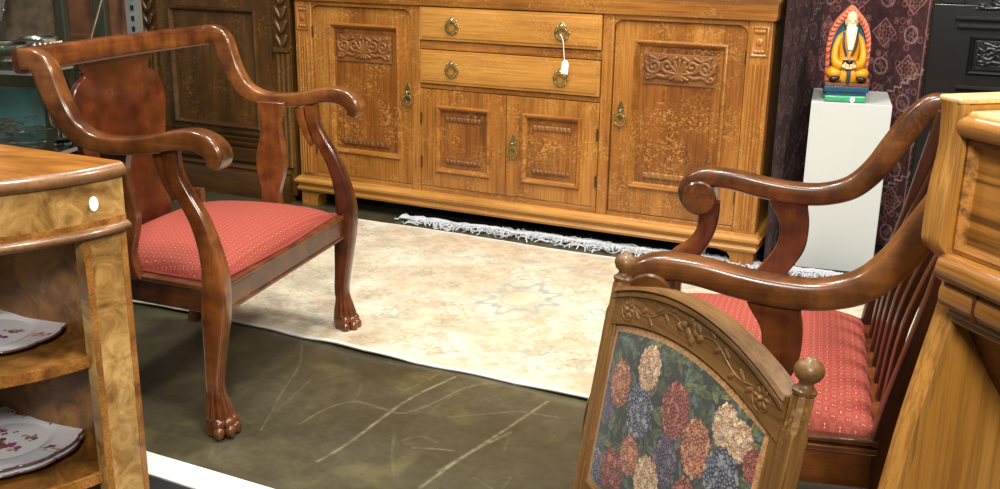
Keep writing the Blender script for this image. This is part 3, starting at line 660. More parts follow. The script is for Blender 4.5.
def armchair_left():
    t = thing('armchair', 'red seated mahogany armchair with solid back splat, standing beside the curved shelf unit', 'armchair', (.105, -1.538, 0), R(10.42))
    zt = .36
    # seat rails
    m = MB()
    m.loft([[(.0, -.335, z0) , (.022, -.335, z0), (.022, .335, z0), (.0, .335, z0)] for z0 in (.295, .355)])
    m.box(-.004, .026, -.33, .33, .352, .364); m.box(.016, .026, -.33, .33, .296, .306)
    m.build('seat_rail', mahY, t, bevel=.003)
    for s in (-1, 1):
        m = MB(); A = (-.43, s*.295); Bp = (.0, s*.35); d = s*.022
        for za, zb, o_ in ((.295, .355, 0), (.352, .364, .006)):
            q = [(A[0], A[1]+s*o_), (Bp[0], Bp[1]+s*o_), (Bp[0], Bp[1]-d), (A[0], A[1]-d)]; m.prism(q, 'Z', za, zb)
        m.build('seat_rail', mahX, t, bevel=.003)
    m = MB(); m.box(-.44, -.41, -.295, .295, .295, .375); m.build('seat_rail', mahY, t, bevel=.003)
    seat_cushion(t, -.002, -.405, .322, .275, .358, .436, FAB)
    m = MB(); m.tube([(-.40, -.278, .366), (-.0, -.325, .366), (.012, 0, .366), (-.0, .325, .366), (-.40, .278, .366)], .004, 6); m.build('piping', piping, t)
    for s in (-1, 1):
        y = s*.355
        # front leg rising into the arm
        m = MB()
        m.sweep([(-.078, s*.352, .675), (-.070, s*.352, .62), (-.045, s*.352, .57), (-.016, s*.353, .52), (.004, s*.355, .465), (.016, s*.357, .41), (.018, s*.358, .36), (.014, s*.358, .31), (.008, s*.358, .25), (.002, s*.358, .19), (-.003, s*.358, .14), (-.003, s*.358, .11)],
                [(.040, .032), (.037, .031), (.038, .033), (.042, .036), (.046, .040), (.054, .044), (.060, .048), (.062, .048), (.054, .044), (.045, .040), (.040, .038), (.039, .038)], (0, 1, 0), 16, 4.5)
        leg = m.build('leg', mahZ, t, smooth=50)
        claw_foot(leg, -.003, s*.358, mahZ)
        # small inner bracket by the leg top
        m = MB(); m.sweep([(-.112, s*.345, .665), (-.108, s*.345, .64), (-.095, s*.345, .60), (-.075, s*.345, .56)], [(.028, .026), (.026, .026), (.022, .026), (.012, .024)], (0, 1, 0), 10, 3.5); m.build('bracket', mahZ, t)
        # arm sweeping down from the crest rail
        m = MB()
        m.sweep([(-.415, s*.375, .862), (-.385, s*.376, .862), (-.362, s*.376, .842), (-.348, s*.376, .80), (-.328, s*.375, .752), (-.295, s*.374, .708), (-.245, s*.373, .685), (-.18, s*.372, .682), (-.11, s*.370, .690), (-.045, s*.368, .704), (.0, s*.367, .706), (.035, s*.367, .694), (.052, s*.367, .672), (.046, s*.367, .652)],
                [(.048, .042), (.050, .042), (.055, .042), (.055, .042), (.051, .043), (.046, .044), (.041, .046), (.039, .048), (.040, .050), (.043, .052), (.046, .055), (.047, .058), (.042, .060), (.028, .060)], (0, 1, 0), 22, 5.5)
        m.build('arm', mahX, t, smooth=50)
        vase_support(t, -.195-(.035 if s < 0 else 0), -.205-(.035 if s < 0 else 0), .68, .355, s*.338, mahZ, .092, None, .026, s*.325)
        # rear leg
        m = MB(); m.sweep([(-.425, s*.28, .42), (-.425, s*.28, .30), (-.435, s*.285, .15), (-.47, s*.29, .0)], [(.045, .036), (.045, .036), (.038, .034), (.034, .034)], (0, 1, 0), 12, 4); m.build('leg', mahZ, t)
    # crest rail (slightly bowed back)
    m = MB(); n = 14; P = []; S = []
    for k in range(n+1):
        y = -.378+.756*k/n; P.append((-.425-.018*(1-(y/.378)**2), y, .856)); S.append((.056, .04))
    m.sweep(P, [(b_, a) for a, b_ in S], (0, 0, 1), 16, 4.5, False)
    m.build('crest_rail', mahY, t, smooth=50)
    # solid vase splat
    half = cr2([(.0, .15), (.015, .155), (.035, .135), (.05, .135), (.065, .165), (.10, .188), (.15, .192), (.2, .182), (.27, .165), (.33, .155), (.38, .155), (.44, .160), (.475, .155)], 4)
    rings = []
    for h, wd in half:
        z = .84-h; x = -.452+.022*min(1, h/.45); c0 = -.012; rings.append([(x+.008, c0-wd, z), (x+.008, c0+wd, z), (x-.008, c0+wd, z), (x-.008, c0-wd, z)])
    m = MB(); m.loft(rings); m.build('back_splat', mahS, t, bevel=.003)
armchair_left()

def armchair_right():
    t = thing('armchair', 'red seated armchair with slatted back and round scroll arms, behind the floral chair back', 'armchair', (1.184, -1.806, 0), R(189.07))
    m = MB(); m.box(.0, .024, -.30, .30, .31, .385); m.box(-.004, .03, -.30, .30, .382, .392); m.build('seat_rail', mahY, t, bevel=.003)
    for s in (-1, 1):
        m = MB(); A = (-.40, s*.285); Bp = (.0, s*.318); d = s*.022
        for za, zb, o_ in ((.305, .37, 0), (.367, .378, .006), (.381, .391, .004)):
            q = [(A[0], A[1]+s*o_), (Bp[0], Bp[1]+s*o_), (Bp[0], Bp[1]-d), (A[0], A[1]-d)]; m.prism(q, 'Z', za, zb)
        m.build('seat_rail', mahX, t, bevel=.003)
    m = MB(); m.box(-.42, -.39, -.285, .285, .31, .39); m.build('seat_rail', mahY, t, bevel=.003)
    seat_cushion(t, -.0, -.398, .30, .275, .385, .455, FAB)
    m = MB(); m.tube([(-.38, -.275, .386), (-.0, -.30, .386), (.012, 0, .386), (-.0, .30, .386), (-.38, .275, .386)], .004, 6); m.build('piping', piping, t)
    for s in (-1, 1):
        Y = s*.333
        m = MB()
        m.sweep([(-.505, Y, .835), (-.475, Y, .830), (-.445, Y, .795), (-.415, Y, .745), (-.385, Y, .695), (-.345, Y, .655), (-.29, Y, .636), (-.23, Y, .634), (-.17, Y, .641), (-.11, Y, .652), (-.06, Y, .655), (-.025, Y, .645), (-.010, Y, .622), (-.014, Y, .600), (-.03, Y, .588)],
                [(.040, .040), (.044, .042), (.050, .044), (.050, .045), (.048, .046), (.046, .048), (.044, .048), (.044, .048), (.043, .048), (.041, .048), (.039, .048), (.037, .048), (.032, .048), (.026, .046), (.016, .044)], (0, 1, 0), 22, 4.2)
        m.build('arm', walX, t, smooth=50)
        m = MB()
        for k in (0,): m.lathe([(0, -.027), (.033, -.027), (.037, -.023), (.037, .023), (.033, .027), (0, .027)], (-.040, Y, .611), 28, (0, 1, 0))
        m.build('scroll_roundel', walX, t)
        # front leg: S curve from the scroll forward to the knee
        m = MB()
        m.sweep([(-.060, Y, .60), (-.062, Y, .565), (-.056, Y, .53), (-.036, Y, .495), (-.008, Y*1.005, .465), (.016, Y*1.01, .42), (.020, Y*1.02, .36), (.014, Y*1.02, .30), (.006, Y*1.02, .23), (-.002, Y*1.02, .16), (-.003, Y*1.02, .11)],
                [(.050, .036), (.044, .036), (.040, .038), (.044, .040), (.054, .042), (.064, .046), (.070, .050), (.066, .050), (.056, .046), (.044, .042), (.042, .040)], (0, 1, 0), 16, 4)
        leg = m.build('leg', walZ, t, smooth=50); claw_foot(leg, -.003, Y*1.02, walZ)
        # S shaped rear support
        pts = cr2([(.0, -.222), (.1, -.226), (.25, -.240), (.45, -.236), (.65, -.205), (.85, -.175), (1, -.165)], 5); wd = cr2([(0, .088), (.1, .076), (.3, .060), (.5, .058), (.7, .062), (.9, .066), (1, .078)], 5); rings = []
        for (u, x), (_, k) in zip(pts, wd):
            z = .635+(.37-.635)*u; yy = Y-s*.012*u; rings.append([(x-k/2, yy-.014, z), (x+k/2, yy-.014, z), (x+k/2, yy+.014, z), (x-k/2, yy+.014, z)])
        m = MB(); m.loft(rings); m.build('arm_support', walZ, t, bevel=.003)
        m = MB(); m.sweep([(-.495, s*.25, .83), (-.455, s*.26, .62), (-.410, s*.27, .42), (-.405, s*.27, .30), (-.43, s*.275, .14), (-.47, s*.28, 0)], [(.034, .034)]*6, (0, 1, 0), 12, 4); m.build('leg', walD, t)
    m = MB(); P = []; n = 14
    for k in range(n+1):
        y = -.345+.69*k/n; P.append((-.508-.018*(1-(y/.345)**2), y, .832))
    m.sweep(P, [(.042, .040)]*(n+1), (0, 0, 1), 14, 4.5, False); m.build('crest_rail', walX, t, smooth=50)
    for k in range(6):
        y = -.19+.38*k/5; m = MB()
        m.sweep([(-.512, y, .822), (-.470, y, .70), (-.425, y, .55), (-.408, y, .385)], [(.012, .022), (.013, .026), (.013, .028), (.014, .026)], (0, 1, 0), 10, 3.5); m.build('back_slat', walD, t)
armchair_right()

# ------------------------------------------------------------ floral tapestry chair (front)
def rng_tapestry(S, H):
    """floral needlework colours, S along rail, H up (metres)"""
    c = np.zeros(S.shape+(3,))+np.array([42, 44, 38.])
    rnd = random.Random(21)
    def leaf(cx, cy, a, L_, w_, col):
        nonlocal c
        x = (S-cx)*math.cos(a)+(H-cy)*math.sin(a); y = -(S-cx)*math.sin(a)+(H-cy)*math.cos(a)
        k = (np.abs(x) < L_) & (np.abs(y) < w_*(1-(x/L_)**2)); v = .75+.5*vnoise(S*260, H*260, 5)[k]-(np.abs(y[k]) < w_*.12)*.35
        c[k] = np.array(col)*v[:, None]
    greens = [(84, 92, 56), (64, 74, 48), (92, 104, 80), (62, 74, 66), (108, 112, 64), (92, 106, 94), (48, 56, 40)]
    for k in range(1500): leaf(rnd.uniform(-.02, .42), rnd.uniform(-.42, .02), rnd.uniform(0, 3.1), rnd.uniform(.008, .017), rnd.uniform(.003, .006), rnd.choice(greens))
    pal = {'r': [(138, 58, 48), (92, 34, 34), (188, 112, 92)], 'p': [(206, 164, 124), (168, 112, 80), (232, 206, 168)], 'o': [(180, 98, 66), (124, 60, 42), (220, 156, 116)],
           'b': [(78, 82, 100), (44, 46, 62), (150, 152, 158)], 'v': [(74, 62, 84), (42, 34, 48), (128, 112, 128)]}
    fl = [(.036, -.164, .022, 'v'), (.036, -.261, .026, 'b'), (.063, -.122, .027, 'o'), (.120, -.136, .030, 'b'), (.124, -.076, .024, 'p'), (.197, -.102, .029, 'r'), (.197, -.170, .026, 'v'), (.250, -.126, .029, 'o'),
          (.292, -.078, .021, 'p'), (.320, -.084, .020, 'p'), (.305, -.138, .030, 'b'), (.349, -.100, .016, 'r'), (.166, -.212, .027, 'p'), (.118, -.20, .022, 'o'), (.082, -.243, .029, 'r'), (.25, -.20, .028, 'r'), (.32, -.21, .028, 'o'), (.14, -.27, .026, 'b'), (.22, -.265, .027, 'p'), (.29, -.27, .028, 'v'), (.345, -.165, .018, 'p')]
    for cx, cy, r, pk in fl:
        cx += .0115; r *= 1.08; pts = []
        for q in range(120):
            a = q*2.39996; rr = r*math.sqrt(q/120.); pts.append((cx+rr*math.cos(a)*.92, cy+rr*math.sin(a)*1.12))
        for i, (px, py) in enumerate(pts[::-1]):
            k = (np.hypot(S-px, H-py) < r*.115); lum = .72+.45*rnd.random()
            col = np.array(rnd.choice(pal[pk][:1]*2+pal[pk][1:2]*2+pal[pk][2:]))*lum; c[k] = col
            k = (np.hypot(S-px, H-py) < r*.045); c[k] = np.array(pal[pk][2])
    w_ = .86+.14*np.sin(S*2*math.pi/.0016)*np.sin(H*2*math.pi/.0016)
    return c*w_[..., None]
def flower(m, x, z, y, r, petals=8):
    m.ring((x, y, z), r, .0014, (0, 1, 0), 28, 6)
    for k in range(petals):
        a = 2*math.pi*k/petals; m.ball((x+.60*r*math.cos(a), y, z+.60*r*math.sin(a)), (r*.32, .0022, r*.2), 10, 6, Matrix.Rotation(-a, 3, 'Y'))
    m.ball((x, y-.001, z), (r*.2, .005, r*.2), 10, 6)
def tapestry_chair():
    # local frame: x along rail, y away from the sitter side, z up the leaning back
    A = Vector((1.2829, -2.2977, .68)); d = Vector((.742579, -.669758, 0)); nf = Vector((-.669758, -.742579, 0))
    up = (Vector((0, 0, 1))-nf*.155).normalized(); yb = -(d.cross(up)).normalized()
    if yb.dot(nf) > 0: yb = -yb
    mid = A+d*.2+nf*.18; base = Vector((mid.x, mid.y, 0))
    t = thing('tapestry_chair', 'low oak chair whose carved arched back is filled with floral tapestry, front right', 'chair', base, math.atan2(d.y, d.x))
    Mw = Matrix((d, yb, up)).transposed().to_4x4(); Mw.translation = A
    inv = (Matrix.Translation(base) @ Matrix.Rotation(math.atan2(d.y, d.x), 4, 'Z')).inverted()
    ML = inv @ Mw
    def add(m, name, mat, par=t, **k):
        o = m.build(name, mat, par, **k); o.matrix_local = ML; return o
    # posts (with finial)
    for x, zb in ((.007, -.675), (.397, -.675)):
        m = MB(); W = .0108
        def oc(w_, z): 
            c_ = w_*.45; return [(x-w_, -w_+c_, z), (x-w_+c_, -w_, z), (x+w_-c_, -w_, z), (x+w_, -w_+c_, z), (x+w_, w_-c_, z), (x+w_-c_, w_, z), (x-w_+c_, w_, z), (x-w_, w_-c_, z)]
        def sq(w_, z): 
            c_ = w_*.08; return [(x-w_, -w_+c_, z), (x-w_+c_, -w_, z), (x+w_-c_, -w_, z), (x+w_, -w_+c_, z), (x+w_, w_-c_, z), (x+w_-c_, w_, z), (x-w_+c_, w_, z), (x-w_, w_-c_, z)]
        m.loft([sq(W, zb), sq(W, -.045), oc(W, -.035), oc(W, -.004), oc(W*.75, .006)])
        add(m, 'post', antZ, smooth=25)
        m = MB(); m.lathe([(0, .0), (.0125, .001), (.0135, .005), (.010, .008), (.0075, .011), (.008, .014), (.013, .018), (.0155, .024), (.0155, .029), (.012, .035), (.007, .038), (.0055, .040), (.002, .041), (0, .041)], (x, 0, .001), 24)
        add(m, 'finial', antX, smooth=60)
    # arched top rail
    def top(x): u = (x-.202)/.185; return -.006+.038*(1-u*u)
    def low(x): u = (x-.202)/.185; return -.058+.034*(1-u*u)
    xsn = np.linspace(.017, .387, 26); m = MB(); rings = []
    for x in xsn:
        tz, lz = top(x), low(x); rings.append([(x, -.012, lz), (x, -.012, tz-.016), (x, -.016, tz-.014), (x, -.016, tz-.010), (x, -.013, tz-.008), (x, -.017, tz-.005), (x, -.014, tz), (x, .012, tz), (x, .012, lz)])
    m.loft(rings); top_rail = add(m, 'top_rail', antX, smooth=35)
    m = MB()
    fz = lambda x: (top(x)+low(x))/2-.005
    cx_ = .202
    flower(m, .054, fz(.054), -.0115, .0155); flower(m, .349, fz(.349), -.0115, .0155)
    for k in range(10):
        x = cx_+.026*math.cos(k*.7)*(.4+.6*(k % 3)/2); m.ball((x, -.0118, fz(cx_)+.011*math.sin(k*.7)*(.5+.5*(k % 2))), (.008, .0028, .005), 10, 6, Matrix.Rotation(k*.7, 3, 'Y'))
    for s in (-1, 1):
        pts = [(cx_+s*(.02+.11*u), -.0118, fz(cx_+s*(.02+.11*u))+.007*math.sin(u*6.5)) for u in np.linspace(0, 1, 16)]
        m.tube(pts, .0013, 6)
        for u, sg in ((.2, 1), (.33, -1), (.5, 1), (.64, -1), (.8, 1), (.95, -1)):
            x = cx_+s*(.02+.11*u); m.ball((x, -.0118, fz(x)+.007*math.sin(u*6.5)+sg*.006), (.0085, .0018, .0036), 10, 6, Matrix.Rotation(sg*s*.7, 3, 'Y'))
    o = add(m, 'carving', antX, top_rail, smooth=60); o.matrix_parent_inverse = Matrix(); o.matrix_local = Matrix()
    lab(o, 'carved flowers and trailing leaves')
    # lower back rail, seat and legs beneath
    m = MB(); m.box(.017, .387, -.010, .010, -.345, -.288); add(m, 'back_rail', antX, bevel=.003)
    m = MB(); m.box(.373, .387, -.010, .010, -.29, -.045); add(m, 'inner_stile', antZ, bevel=.002)
    m = MB(); m.box(.017, .025, -.010, .010, -.29, -.045); add(m, 'inner_stile', antZ, bevel=.002)
    # tapestry panel (slightly padded) with gimp edging
    n1, n2 = 330, 260; U, V = np.meshgrid(np.linspace(0, 1, n1), np.linspace(0, 1, n2), indexing='ij')
    S_ = .023+.351*U; topz = -.058+.034*(1-((S_-.202)/.185)**2); Hh = -.29+(topz+.29)*V
    pad = .010*(1-(2*U-1)**6)*(1-(2*V-1)**6)
    C = rng_tapestry(S_, Hh)
    e = np.minimum(np.minimum(S_-.023, .374-S_), np.minimum(topz-Hh, Hh+.29)); g = e < .011
    gc = np.array([176, 128, 74])*(.75+.4*vnoise(S_*500, Hh*500, 9))[..., None]; C = np.where(g[..., None], gc, C)
    P = np.stack([S_, -.006-pad, Hh], -1)
    o = gridmesh('tapestry_panel', P, nlin(C), attrmat('needlework_wool', .95, sheen=.15, bump=.6, bs=900, detail=.2), t, .012, (0, 1, 0)); o.matrix_local = ML
    lab(o, 'floral tapestry of hydrangeas in red, blue and cream')
    # seat in the thing's own frame
    ly = lambda v: v
    m = MB(); m.box(-.21, .21, -.34, .06, .19, .24); m.build('seat_rail', antX, t, bevel=.004)
    m = MB(); U, V = np.meshgrid(np.linspace(-1, 1, 24), np.linspace(-1, 1, 24), indexing='ij')
    P = np.stack([U*.2, -.14+V*.19, .24+.035*(1-U**4)*(1-V**4)], -1)
    o = gridmesh('seat', P, nlin(rng_tapestry(P[..., 0]+.2, P[..., 1]-.0)), attrmat('needlework_seat', .95), t, .02, (0, 0, -1))
    for s in (-1, 1):
        m = MB(); m.lathe([(0, 0), (.014, 0), (.018, .02), (.013, .05), (.02, .10), (.022, .15), (.022, .2), (0, .2)], (s*.185, -.31, 0), 16); m.build('leg', antZ, t)
tapestry_chair()

# ------------------------------------------------------------ demi-lune shelf unit (left) and plates
def demilune():
    cx, cy = .100, -2.400
    t = thing('shelf_unit', 'half round burl walnut open shelf unit with china plates, at the left edge', 'shelf unit', (cx, cy-.15, 0))
    def arc(r, n=40, a0=-math.pi, a1=0): return [(r*math.cos(a), .15+r*math.sin(a)) for a in np.linspace(a0, a1, n)]
    def slab(r, z0, z1, back=.0, name='shelf', mat=None, **k):
        m = MB(); m.prism(arc(r), 'Z', z0, z1); return m.build(name, mat, t, **k)
    # top with rounded lip
    m = MB(); rings = []
    for r, z in ((.370, .755), (.376, .757), (.382, .763), (.382, .770), (.378, .777), (.372, .780)): rings.append([(x, y, z) for x, y in arc(r, 60)])
    m.loft(rings); m.build('top_edge', lipM, t, smooth=60)
    slab(.371, .7795, .7805, name='top', mat=walTop)
    # apron
    m = MB(); o1 = arc(.372, 60); i1 = arc(.355, 60); m.prism(o1+i1[::-1], 'Z', .690, .756); m.build('apron', burl, t, smooth=50)
    m = MB(); o1 = arc(.3735, 60); i1 = arc(.36, 60); m.prism(o1+i1[::-1], 'Z', .682, .694); m.build('apron_banding', band, t, smooth=50)
    m = MB(); rings = []
    for r, z in ((.358, .668), (.376, .668), (.384, .673), (.384, .679), (.376, .684), (.358, .684)): rings.append([(x, y, z) for x, y in arc(r, 60)])
    m.loft(rings, False, False); 
    m.build('apron_moulding', lipM, t, smooth=60)
    # upright posts at the ends (veneered boards with cross banding)
    for s in (-1, 1):
        def seg(r0, r1, a0, a1, n_=8):
            aa = np.linspace(R(a0), R(a1), n_); pt = lambda r, a: (s*r*math.cos(a), .15-r*math.sin(a)); return [pt(r1, a) for a in aa]+[pt(r0, a) for a in aa[::-1]]
        m = MB(); m.prism(seg(.345, .3695, 0, 12.6), 'Z', 0, .672); p = m.build('upright', burl, t, smooth=30)
        for a0, a1 in ((.05, 1.9), (10.7, 12.5)):
            m = MB(); m.prism(seg(.368, .3703, a0, a1, 4), 'Z', .001, .668); lab(m.build('banding', band, p), 'striped crossbanded edge veneer')
    m = MB(); m.box(-.344, .344, .135, .149, .0, .672); m.build('back_panel', burlD, t)
    for z in (.455, .245, .04):
        m = MB(); m.prism(arc(.356, 50, -math.pi+R(12.8), -R(12.8))+[(.33, .135), (-.33, .135)], 'Z', z-.004, z+.012); sh = m.build('shelf', burlD, t, smooth=50)
        m = MB(); o1 = arc(.3575, 50, -math.pi+R(12.8), -R(12.8)); i1 = arc(.350, 50, -math.pi+R(12.8), -R(12.8)); m.prism(o1+i1[::-1], 'Z', z-.005, z+.0125); lab(m.build('shelf_edge', band, sh, smooth=50), 'striped banded front edge')
    # sticker on the apron near the right end
    a = R(-9); q = MB(); 
    rot = Matrix.Rotation(a, 3, 'Z')
    q.prism([(.008*math.cos(k), .012*math.sin(k)) for k in np.linspace(0, 2*math.pi, 14)[:-1]], 'Y', -.0007, .0007)
    rr = Matrix.Rotation(R(90)+a, 4, 'Z'); rr.translation = Vector((.373*math.cos(a), .15+.373*math.sin(a), .722)); q.xf(rr)
    lab(q.build('price_sticker', paper, t), 'small white oval sticker')
    # reset local offset: parts were built around cy
    for o in t.children: o.location = (0, 0, 0)
    return cx, cy
demilune()
pm = attrmat('painted_porcelain', .12, coat=.5)
def plate(x, y, z, rot, label, group):
    n = 120; rr = [0, .02, .045, .065, .078, .084, .092, .104, .118, .1235, .1265, .129]
    rr = list(np.linspace(0, .062, 26))+list(np.linspace(.064, .129, 34))
    A_ = np.linspace(0, 2*math.pi, n*2+1); Rr, Th = np.meshgrid(rr, A_, indexing='ij')
    sc_ = 1+.03*np.abs(np.sin(Th*6))**.6*np.clip((Rr-.08)/.04, 0, 1)-.012*np.clip((Rr-.08)/.04, 0, 1)
    X = Rr*sc_*np.cos(Th); Y = Rr*sc_*np.sin(Th); Z = np.interp(Rr, [0, .07, .084, .125, .129], [.004, .004, .009, .0145, .0148])
    c = np.zeros(X.shape+(3,))+np.array([226, 226, 232.])
    k = Rr > .1268; c[k] = np.array([96, 62, 58])
    k = (Rr > .118) & (Rr < .1205); c[k] = np.array([196, 198, 206])
    rnd = random.Random(int(rot*100))
    def bouquet(px, py, s_):
        for q in range(26):
            ax, ay = px+rnd.gauss(0, .010*s_), py+rnd.gauss(0, .005*s_); rad = rnd.uniform(.0018, .0042)*s_; col = rnd.choice([(126, 58, 92), (150, 80, 110), (96, 110, 60), (88, 70, 110), (196, 150, 70), (170, 70, 70), (90, 100, 60)])
            d = np.hypot(X-ax, Y-ay); c[d < rad] = np.array(col)
    for q in range(6):
        a = rot+q*math.pi/3; bouquet(.098*math.cos(a), .098*math.sin(a), .9)
    bouquet(.005, -.01, 1.6); bouquet(.03, .03, .9); bouquet(-.035, .02, .9)
    o = gridmesh('plate', np.stack([X, Y, Z], -1), nlin(c), pm, None, .0035, (0, 0, -1)); o.location = (x, y, z); tag(o, label, 'plate', group)
    return o
plate(.224, -2.495, .4675, .3, 'white china plate with flower sprays alone on the higher visible shelf', 'painted china plates')
plate(.243, -2.502, .262, .9, 'lower plate of the stacked pair on the lower shelf', 'painted china plates')
plate(.236, -2.495, .2685, 2.2, 'upper plate of the stacked pair on the lower shelf, painted with roses', 'painted china plates')

# ------------------------------------------------------------ oak desk at far right
def oak_desk():
    A = Vector((1.6638, -2.2631, 0)); D = Vector((-.692, .722, 0)).normalized(); n = Vector((-D.y, D.x, 0))
    # local x = -D (towards the right), local y = -n (away from the viewer's face), z up
    ang = math.atan2(-D.y, -D.x); t = thing('desk', 'light oak desk with shaped end board and grooved rails, right edge foreground', 'desk', A, ang)
    # check handedness: local y = z x x
    W = .95
    prof = [(-.006, .955), (-.002, .90), (-.008, .85), (-.009, .80), (-.006, .783), (.010, .769), (.026, .755), (.031, .735), (.030, .70), (.012, .623), (-.006, .542), (-.023, .445), (-.055, .28), (-.09, .08), (-.09, 0), (.44, 0), (.44, .955)]
    pc = cr2(prof[:13], 4)+prof[13:]
    for x0 in (0, W-.028):
        m = MB(); m.prism(pc, 'X', x0, x0+.028); m.build('end_board', dskL, t, bevel=.006, seg=3, smooth=35)
        # front edge strip slightly rounded
        m = MB(); rings = []
        for y, z in pc[:len(pc)-5+0]:
            rings.append([(x0-.002, y+.010, z), (x0-.002, y-.002, z), (x0+.004, y-.007, z), (x0+.024, y-.007, z), (x0+.030, y-.002, z), (x0+.030, y+.010, z)])
        m.loft(rings); m.build('edge_strip', dskZ, t, smooth=50)
        m = MB(); m.box(x0-.003, x0+.033, -.012, .45, .953, .961); m.build('end_cap', dskT, t, bevel=.003)
    x0, x1 = .028, W-.028
    def rail(y, z, hy, hz, mat, name='rail'):
        m = MB(); m.sweep([(x0, y, z), (x1, y, z)], [(hz*2, hy*2)]*2, (0, 1, 0), 18, 2.5, False); return m.build(name, mat, t, smooth=60)
    m = MB(); m.box(x0, x1, .004, .44, .925, .945); m.build('desk_top', dskT, t, bevel=.003)
    rail(.008, .928, .016, .014, dskX)
    m = MB(); m.rectring(x0, x1, .775, .914, [(0, .03), (0, .010), (.006, .008), (.010, .014), (.012, .020)], True); m.build('front_panel', dskP, t, smooth=25)
    rail(.008, .757, .018, .0175, dskX); rail(.013, .723, .013, .0165, dskX)
    m = MB(); m.box(.085, .088, -.001, .01, .707, .739); m.build('rail_joint', dskD, t)
    rail(.026, .700, .010, .007, dskX); rail(.034, .688, .010, .006, dskX); 
    m = MB(); m.prism([(.04, .69), (.10, .60), (.20, .47), (.215, .475), (.11, .61), (.06, .695)], 'X', x0, x1); m.build('apron_board', dskD, t)
    m = MB(); m.box(x0, x1, .42, .44, .3, .925); m.build('back_panel', dskL, t)
oak_desk()

